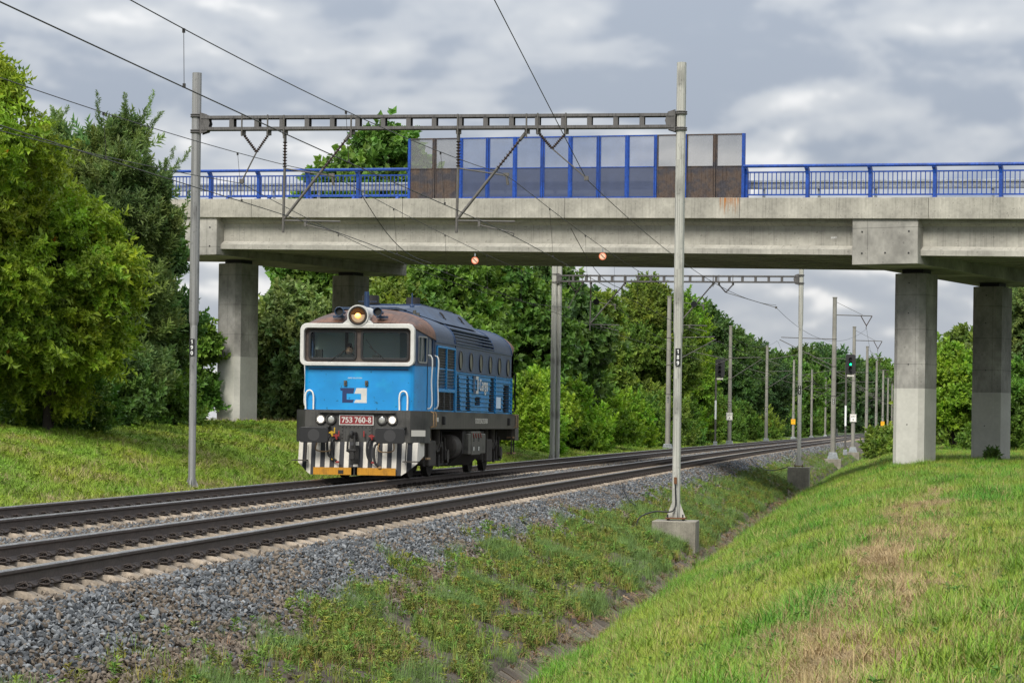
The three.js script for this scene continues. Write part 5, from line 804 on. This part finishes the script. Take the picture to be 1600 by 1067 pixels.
{
  const L = 'trees and shrubs left of the tracks before the bridge';
  tree('cherry_tree', 'yellow green tree with a few orange leaves at the left picture edge', 'tree', L, { a: 20.9, s: 52.5, h: 9.7, r: 2.6, cb: 0.10, open: 0.74, lobes: 58, n: 13500, leaf: 'cherry', size: 0.285, shoots: 34, col: GREEN.cherry, autumn: 0.012, lift: -0.15, trunk: 0.17 });
  tree('cherry_tree', 'lower drooping yellow green tree just right of the left edge tree', 'tree', L, { a: 19.3, s: 55, h: 6.0, r: 2.1, cb: 0.10, open: 0.74, lobes: 50, n: 11000, leaf: 'cherry', size: 0.28, shoots: 30, col: GREEN.cherry, autumn: 0.014, lift: -0.2, trunk: 0.12 });
  tree('willow_tree', 'tallest grey green willow with upright shoots behind the yellow green tree', 'tree', L, { a: 23.2, s: 68, h: 9.0, r: 1.75, cb: 0.10, open: 0.75, lobes: 44, n: 7500, leaf: 'willow', size: 0.50, shoots: 46, col: GREEN.willow, shape: 'upright', stems: 6, lift: 1.3 });
  tree('willow_tree', 'grey green willow whose shoots reach beside the first railing posts', 'tree', L, { a: 21.3, s: 67, h: 8.6, r: 1.3, cb: 0.10, open: 0.75, lobes: 42, n: 7000, leaf: 'willow', size: 0.48, shoots: 40, col: GREEN.willow, shape: 'upright', stems: 5, lift: 1.3 });
  tree('sallow_shrub', 'dark green sallow shrub in front of the left bridge end', 'shrub', L, { a: 22.6, s: 72.4, h: 7.0, r: 1.75, cb: 0.10, open: 0.78, lobes: 44, n: 9000, leaf: 'broad', size: 0.36, shoots: 26, col: GREEN.dark, stems: 6, lift: 0.8 });
  tree('sallow_shrub', 'lowest dark shrub under the left edge trees', 'shrub', L, { a: 22.6, s: 60, h: 3.0, r: 1.7, cb: 0.05, lobes: 18, n: 3800, leaf: 'broad', size: 0.36, col: GREEN.dark, stems: 4, lift: 0.6, trunk: 0.05 });
  tree('sallow_shrub', 'thin sapling in the gap left of the front left pier', 'shrub', L, { a: 26.6, s: 93, h: 4.2, r: 0.85, cb: 0.1, lobes: 12, n: 1300, leaf: 'broad', size: 0.42, col: GREEN.mid, stems: 3, lift: 0.8, trunk: 0.05 });
  tree('sallow_shrub', 'multi stemmed dark shrub standing behind the willow stems', 'shrub', L, { a: 24.6, s: 71, h: 6.0, r: 1.9, cb: 0.3, lobes: 24, n: 4500, leaf: 'broad', size: 0.42, col: GREEN.dark, stems: 8, lift: 0.6 });
  tree('sallow_shrub', 'shadowy undergrowth shrub behind the left tree trunks', 'shrub', L, { a: 26.5, s: 66, h: 3.2, r: 2.2, cb: 0.02, lobes: 22, n: 3600, leaf: 'broad', size: 0.42, col: GREEN.dark, stems: 5, lift: 0.6, trunk: 0.04 });
  tree('sallow_shrub', 'undergrowth shrub behind the dark sallow near the pier', 'shrub', L, { a: 26.2, s: 79, h: 2.8, r: 2.0, cb: 0.02, lobes: 20, n: 3000, leaf: 'broad', size: 0.42, col: GREEN.dark, stems: 5, lift: 0.6, trunk: 0.04 });
  for (const [lab, a, s, h, r, col] of [['low leafy shrub at the foot of the left edge tree', 20.0, 57.5, 2.0, 1.5, GREEN.mid], ['low leafy shrub before the willow stems', 20.6, 63.5, 2.2, 1.5, GREEN.dark], ['low leafy shrub at the foot of the dark sallow', 21.0, 68.8, 1.9, 1.3, GREEN.mid]]) tree('sallow_shrub', lab, 'shrub', L, { a, s, h, r, cb: 0, lobes: 20, n: 2800, leaf: 'broad', size: 0.3, col, shape: 'mound', stems: 4, lift: 0.8, trunk: 0.03 });
  const B = 'trees behind the bridge on the left';
  const wood = [
    ['maple_tree', 'tallest tree rising above the bridge railing left of the screen', 26.2, 125.5, 17.2, 4.3, 0.1, GREEN.mid, 'maple', 0.85, 11000, 'round'],
    ['maple_tree', 'tree whose top just clears the bridge railing near its fourth post', 29.2, 125, 14.4, 2.6, 0.1, GREEN.mid, 'maple', 0.85, 6500, 'round'],
    ['broadleaf_tree', 'pale tree between the two left piers under the deck', 28.4, 115, 7.6, 2.8, 0.05, GREEN.willow, 'broad', 0.75, 6000, 'round'],
    ['broadleaf_tree', 'low tree right behind the rear left pier', 24.9, 117.6, 8.4, 2.9, 0.05, GREEN.olive, 'broad', 0.75, 6000, 'round'],
    ['maple_tree', 'leafy tree directly behind the middle of the locomotive', 22.0, 119.9, 9.4, 3.2, 0.05, GREEN.mid, 'maple', 0.75, 8500, 'round'],
    ['maple_tree', 'leafy tree behind the rear of the locomotive and left of the grey portal post', 20.4, 128.3, 10.0, 3.2, 0.05, GREEN.mid, 'maple', 0.78, 8500, 'round'],
    ['maple_tree', 'dark tree behind the left post of the second portal', 20.0, 141.5, 10.6, 3.3, 0.05, GREEN.dark, 'maple', 0.85, 7500, 'round'],
    ['maple_tree', 'dark tree in the second row behind the locomotive', 25.9, 142.7, 11.6, 4.8, 0.05, GREEN.dark, 'maple', 0.95, 7000, 'round'],
  ];
  for (const [nm, lab, a, s, h, r, cb, col, leaf, size, n, shape] of wood) tree(nm, lab, 'tree', B, { a, s, h, r, cb, lobes: 42, n: Math.round(n * 1.35), leaf, size: size * 0.82, col, shape, lift: 0.5 });
  const E2 = 'trees along the left side beyond the bridge';
  const line = [
    ['broadleaf_tree', 'slim pointed tree just right of the second portal left post', 20.2, 158.8, 9.4, 2.2, GREEN.mid, 'broad', 0.8, 5000, 'cone'],
    ['broadleaf_tree', 'second pointed tree right of the second portal left post', 19.9, 171, 10.0, 2.4, GREEN.olive, 'broad', 0.85, 5500, 'cone'],
    ['poplar_tree', 'tall light green poplar behind the white portal post', 18.7, 187.3, 12.4, 3.3, GREEN.olive, 'fine', 0.95, 8500, 'column'],
    ['poplar_tree', 'lighter second poplar crown right of the white portal post', 17.8, 203.7, 12.4, 2.5, GREEN.lime, 'fine', 0.95, 6000, 'column'],
    ['broadleaf_tree', 'dark round tree behind the unlit signal', 17.4, 225, 11.8, 3.8, GREEN.dark, 'broad', 1.05, 5500, 'round'],
    ['broadleaf_tree', 'dark tree behind the mast with the white distance board on the left', 16.9, 248.4, 11.0, 3.9, GREEN.dark, 'broad', 1.1, 5500, 'round'],
    ['pine_tree', 'bluish pine right of the left distance board', 19.0, 331.0, 12.2, 5.3, GREEN.blue, 'fine', 1.22, 5000, 'column'],
    ['broadleaf_tree', 'mid green tree left of the second portal right post', 18.9, 401.8, 12.9, 6.4, GREEN.mid, 'broad', 1.48, 4500, 'round'],
    ['broadleaf_tree', 'dark tree behind the second portal right post', 17.5, 472.9, 15.9, 7.5, GREEN.dark, 'broad', 1.74, 4500, 'round'],
    ['broadleaf_tree', 'tall dark tree left of the green signal', 16.1, 574.3, 20.2, 7.3, GREEN.blue, 'broad', 2.11, 4500, 'round'],
    ['broadleaf_tree', 'dark tree right of the green signal at the bend', 12.6, 706.3, 18.8, 9.0, GREEN.blue, 'broad', 2.59, 4500, 'round'],
    ['broadleaf_tree', 'farthest tree left of the vanishing tracks', 20.5, 806.3, 17.5, 10.3, GREEN.mid, 'broad', 2.96, 3500, 'round'],
    ['broadleaf_tree', 'farthest tree closing the view behind the distant masts', 8.2, 828.4, 23.4, 10.5, GREEN.mid, 'broad', 3.04, 4000, 'round'],
    ['broadleaf_tree', 'farthest tree just left of the front right pier', 0.3, 839.8, 20.6, 10.6, GREEN.dark, 'broad', 3.07, 3500, 'round'],
  ];
  for (let [nm, lab, a, s, h, r, col, leaf, size, n, shape] of line) { if (s < 300) { const f = Math.max(1, (16.6 - lateral(s) + r) / a); a *= f; s *= f; h *= f; r *= f; } tree(nm, lab, 'tree', E2, { a: a + lateral(s), s, h, r, cb: 0.03, lobes: 40, n: Math.round(n * 1.35), leaf, size: size * 0.84, col, shape, lift: 0.6, bark: shape === 'column' ? 1 : 0 }); }
  const D2 = 'lineside bushes beyond the bridge';
  const bushes = [
    ['bright green bush at the tail of the locomotive', 16.4, 110.8, 3.0, 1.5, GREEN.lime], ['bright green bush between the locomotive and the grey portal post', 16.7, 116.9, 3.4, 1.7, GREEN.lime], ['large bright green bush right of the grey portal post', 16.6, 126, 3.3, 2.1, GREEN.lime], ['second bright bush right of the grey portal post', 16.5, 137.2, 3.1, 2.1, GREEN.lime],
    ['yellowish bush before the first pointed tree', 16.4, 149.4, 2.6, 2.1, GREEN.lime], ['dark bush below the pointed trees', 16.4, 159.6, 2.8, 2.1, GREEN.mid], ['olive bush below the poplar', 16.6, 174.7, 3.7, 2.4, GREEN.olive], ['bush at the foot of the first left mast', 16.8, 187.9, 3.0, 2.2, GREEN.mid], ['low bush behind the unlit signal post', 16.8, 206, 3.2, 2.5, GREEN.olive], ['bush between the two boards masts', 16.4, 230, 3.6, 2.4, GREEN.mid], ['rounded bush beside the third left mast', 15.6, 252.8, 3.2, 2.0, GREEN.mid], ['pale bush right of the third left mast', 15.4, 279, 3.4, 2.5, GREEN.olive], ['rounded bush near the left yellow board', 13.4, 301.8, 3.4, 2.6, GREEN.mid], ['distant bush at the bend', 12.4, 347.5, 4.4, 3.0, GREEN.mid],
  ];
  for (let [lab, a, s, h, r, col] of bushes) { const f = Math.max(1, (15.8 - lateral(s) + r * 0.95) / a); a *= f; s *= f; h = (h + 0.2) * f; r *= f; tree('bush', lab, 'bush', D2, { a: a + lateral(s), s, h, r, cb: 0.0, lobes: 20, n: s < 150 ? 5200 : 3200, leaf: s < 150 ? 'broad' : 'fine', size: s < 150 ? 0.42 : 0.72, col, shape: 'mound', stems: 3, lift: 0.9, limbs: 3 }); }
  const Rr = 'vegetation right of the tracks behind the piers';
  tree('bush', 'bush seen in the gap between the two right piers', 'bush', Rr, { a: -3.0, s: 140, h: 5.6, r: 2.3, cb: 0, lobes: 18, n: 3800, leaf: 'broad', size: 0.5, col: GREEN.lime, shape: 'mound', stems: 3, lift: 0.9 });
  tree('broadleaf_tree', 'taller tree seen above the bush between the right piers', 'tree', Rr, { a: -3.6, s: 170, h: 7.6, r: 3.2, cb: 0.0, lobes: 22, n: 4200, leaf: 'broad', size: 0.7, col: GREEN.olive, lift: 0.6 });
  tree('willow_tree', 'pale willow at the right picture edge behind the rear pier', 'tree', Rr, { a: -8.6, s: 154, h: 11.4, r: 4.3, cb: 0.04, lobes: 34, n: 8500, leaf: 'fine', size: 0.75, col: GREEN.willow, lift: 0.3 });
  tree('bush', 'low bush at the right picture edge behind the rear pier', 'bush', Rr, { a: -6.0, s: 137, h: 4.6, r: 2.4, cb: 0, lobes: 16, n: 3000, leaf: 'broad', size: 0.5, col: GREEN.mid, shape: 'mound', stems: 3, lift: 0.9 });
  tree('bush', 'small dark weed bush at the foot of the rear right pier', 'bush', Rr, { a: -3.35, s: 90.2, h: 0.46, r: 0.24, cb: 0, lobes: 8, n: 260, leaf: 'broad', size: 0.22, col: GREEN.dark, shape: 'mound', stems: 3, lift: 0.9, trunk: 0.02 });
  tree('bush', 'low bush left of the front right pier by the far masts', 'bush', Rr, { a: 0.4, s: 128, h: 1.1, r: 1.3, cb: 0, lobes: 14, n: 1800, leaf: 'broad', size: 0.42, col: GREEN.olive, shape: 'mound', stems: 3, lift: 0.9, trunk: 0.03 });
}

// ---------------------------------------------------------------- grass and weeds
function tuft(seed, n, spread, width, bend, segs = 3) {
  const r = mulberry(seed), pos = [];
  for (let i = 0; i < n; i++) {
    const az = r() * 6.28, rad = Math.sqrt(r()) * spread, bx = Math.cos(az * 3.1 + i) * rad, bz = Math.sin(az * 3.1 + i) * rad, h = 0.5 + r() * 0.5, bd = bend * (0.3 + r()), dx = Math.cos(az), dz = Math.sin(az), w = width * (0.6 + r() * 0.8), px = -dz, pz = dx; let prev = null;
    for (let k = 0; k <= segs; k++) { const t = k / segs, y = h * (t - bd * 0.35 * t * t), o = bd * h * t * t, ww = w * (1 - t * 0.92), a = [bx + dx * o - px * ww, y, bz + dz * o - pz * ww], b = [bx + dx * o + px * ww, y, bz + dz * o + pz * ww]; if (prev) { pos.push(...prev[0], ...prev[1], ...b); if (k < segs) pos.push(...prev[0], ...b, ...a); } prev = [a, b]; }
  }
  const g = new THREE.BufferGeometry(); g.setAttribute('position', new THREE.Float32BufferAttribute(pos, 3)); g.computeVertexNormals(); return g;
}
const grassMat = std(0xffffff, 0.75);
{
  const turf = [], turfB = [], meadow = [], weeds = [], feather = [], dry = [];
  const add = (l, a, s, h, w, c) => { const [x, , z] = at(a, s); l.push([mat4(x, groundY(a, s) - 0.015, z, rr(-0.15, 0.15), rr(0, 6.28), rr(-0.15, 0.15), w, h, w), c]); };
  const pathAt = (a, s) => smooth(0.25, 0.75, Math.exp(-(((a - 0.25 + (s - 15) * 0.026) / 0.62) ** 2)) + 0.38 * nG(a * 1.3 + 40, s * 0.35) + 0.3 * nG(a * 4.1, s * 1.6)) * smooth(62, 40, s) + 0.6 * smooth(0.34, 0.75, nG(a * 0.7 + 90, s * 0.25) + 0.25 * nG(a * 3, s * 1.1)) + 0.12;
  // mown bank on the camera's side
  for (const [s0, s1, d] of [[11, 26, 480], [26, 42, 330], [42, 66, 200], [66, 100, 110], [100, 170, 30]]) {
    for (let s = s0; s < s1; s += 0.5) { const aMin = -0.052 * (s + 6) - 0.9, n = Math.round((3.42 - aMin) * 0.5 * d); for (let i = 0; i < n; i++) {
      const a = rr(aMin, 3.5), ss = s + R() * 0.5, p = pathAt(a, ss), lush = nG(a * 0.55 + 5, ss * 0.3), v = rr(0.7, 1.3), pt = nG(a * 0.35 + 70, ss * 0.12);
      const far = s > 42 ? 1.25 : 1;
      if (R() < 0.012) add(dry, a, ss, rr(0.22, 0.42), rr(0.07, 0.13), rgb(0.36 * v, 0.29 * v, 0.13 * v));
      if (R() < p * 0.82) { const k = rr(0.6, 1.3); add(dry, a, ss, R() < 0.12 ? rr(0.10, 0.22) : rr(0.04, 0.10), rr(0.12, 0.2) * far, rgb(0.36 * k, 0.26 * k, 0.125 * k)); continue; }
      const tall = lush > 0.45 && R() < 0.5, edge = smooth(2.9, 3.5, a);
      const yel = 0.42 + 0.55 * pt - 0.35 * Math.max(0, lush) + rr(-0.3, 0.3), c = R() < 0.09 ? rgb(0.32 * v, 0.235 * v, 0.09 * v) : rgb(lerp(0.105, 0.24, yel) * v, lerp(0.235, 0.29, yel) * v, lerp(0.010, 0.024, yel) * v);
      if (R() < 0.05 && lush < 0.2) add(weeds, a, ss, rr(0.06, 0.14), rr(0.08, 0.16), rgb(0.085 * v, 0.19 * v, 0.025 * v));
      add(tall ? turfB : turf, a, ss, (tall ? rr(0.18, 0.32) : rr(0.07, 0.17)) * (1 + edge * 0.5) * far, (tall ? rr(0.2, 0.3) : rr(0.14, 0.24)) * far, c);
    } }
  }
  // weedy slope between ballast and ditch
  for (const [s0, s1, d] of [[15, 34, 420], [34, 62, 270], [62, 130, 110], [130, 240, 25]]) for (let s = s0; s < s1; s += 0.5) { const n = Math.round(2.5 * 0.5 * d); for (let i = 0; i < n; i++) {
    const a = rr(4.06, 6.55), ss = s + R() * 0.5, cover = (0.06 + 0.94 * smooth(-0.2, 0.55, nG(a * 0.8, ss * 0.28) + 0.7 * nG(a * 2.6, ss * 1.3))) * (1 - smooth(5.75, 6.45, a + lerp(0.5, 0, smooth(17, 32, ss)) + nG(ss * 0.25, 3) * 0.45));
    if (R() > cover * 0.92 + 0.05 * (a < 6)) continue; const v = rr(0.65, 1.35), k = nG(a * 0.6 + 30, ss * 0.25), far = s > 34 ? 1.2 : 1;
    const kind = R(), tone = rgb(lerp(0.095, 0.20, R()) * v, lerp(0.165, 0.235, R()) * v, 0.028 * v);
    if (k > 0.22 && kind < 0.75) add(feather, a, ss, rr(0.14, 0.32) * far, rr(0.16, 0.28) * far, rgb(0.12 * v, 0.20 * v, 0.045 * v)); else if (kind < 0.14 + 0.25 * smooth(0.1, 0.5, nG(a * 0.9 + 60, ss * 0.4))) add(dry, a, ss, rr(0.08, 0.22), rr(0.12, 0.2), rgb(0.25 * v, 0.14 * v, 0.07 * v)); else if (kind < 0.55) add(meadow, a, ss, rr(0.1, 0.26) * far, rr(0.12, 0.22) * far, tone); else add(weeds, a, ss, rr(0.08, 0.2) * far, rr(0.1, 0.19) * far, tone);
  } }
  // a few weeds in the foot of the ballast
  for (let i = 0; i < 420; i++) { const s = 17 + R() * 90, a = 6.0 + R() * R() * 0.5; add(R() < 0.5 ? weeds : feather, a, s, rr(0.07, 0.16), rr(0.08, 0.16), rgb(0.15 * rr(0.8, 1.2), 0.21 * rr(0.8, 1.2), 0.045)); }
  // litter and weeds that have washed into the channel
  for (let i = 0; i < 9000; i++) { const s = 18 + R() * 105, a = 3.80 + rr(-0.36, 0.36), n = nG(a * 1.5, s * 0.5) + smooth(0.15, 0.36, Math.abs(a - 3.8)) * 0.5; if (n < -0.1 || R() > 0.45 + n) continue; const [x, , z] = at(a, s), y = -1.50 + Math.max(0, Math.abs(a - 3.8) - 0.05) * 0.42, v = rr(0.6, 1.3); (R() < 0.75 ? dry : weeds).push([mat4(x, y, z, rr(-0.5, 0.5), rr(0, 6.28), rr(-0.5, 0.5), rr(0.1, 0.22), rr(0.03, 0.09), rr(0.1, 0.22)), R() < 0.8 ? rgb(0.24 * v, 0.16 * v, 0.09 * v) : rgb(0.16 * v, 0.22 * v, 0.06 * v)]); }
  // left bank and the verge beyond
  for (const [s0, s1, d] of [[34, 60, 130], [60, 100, 85], [100, 175, 26], [175, 330, 7]]) for (let s = s0; s < s1; s += 0.5) { const a1 = s < 100 ? 23.5 : 18.5, n = Math.round((a1 - 14.35) * 0.5 * d); for (let i = 0; i < n; i++) {
    const a = rr(14.35, a1), ss = s + R() * 0.5, v = rr(0.65, 1.35), k = nG(a * 0.5 + 15, ss * 0.2), top = smooth(18.5, 20.5, a), far = s > 60 ? 1.35 : 1.1;
    if (R() < 0.10 + 0.22 * (k > 0.35) + 0.25 * smooth(15.4, 14.6, a)) add(dry, a, ss, rr(0.12, 0.26), rr(0.2, 0.32) * far, rgb(0.30 * v, 0.24 * v, 0.11 * v)); else add(R() < 0.92 ? meadow : weeds, a, ss, rr(0.10, 0.2) * (1 + top * 0.35) * far, rr(0.18, 0.28) * far, rgb(lerp(0.14, 0.23, 0.5 + k * 0.5) * v, lerp(0.25, 0.29, R()) * v, 0.016 * v));
  } }
  // tall straw beside the front left pier and below the shrubs
  for (let i = 0; i < 2600; i++) { const a = rr(22, 31), s = rr(66, 104), v = rr(0.7, 1.2); add(dry, a, s, rr(0.25, 0.6), rr(0.25, 0.42), rgb(0.28 * v, 0.215 * v, 0.10 * v)); }
  stuff('turf', tuft(1, 18, 0.5, 0.017, 0.6), grassMat, turf, 'short bright mown grass on the bank nearest the camera', 'grass');
  stuff('tall_grass', tuft(2, 16, 0.35, 0.019, 0.95), grassMat, turfB, 'taller lush grass clumps on the nearest bank', 'grass');
  stuff('meadow_grass', tuft(3, 16, 0.5, 0.022, 0.6), grassMat, meadow, 'rough green grass on the bank left of the tracks', 'grass');
  stuff('weeds', (() => leafCluster(31, 20, 0.40, 0.075, 0.6).scale(0.9, 1, 0.9))(), grassMat, weeds, 'leafy green weeds between ballast and ditch', 'weeds');
  stuff('horsetail', tuft(4, 26, 0.42, 0.010, 0.5, 2), grassMat, feather, 'feathery horsetail growth along the foot of the ballast', 'weeds');
  stuff('dry_grass', tuft(5, 16, 0.55, 0.016, 1.2), grassMat, dry, 'dry straw coloured grass on paths and banks', 'dry grass');
}

renderer.render(scene, camera);
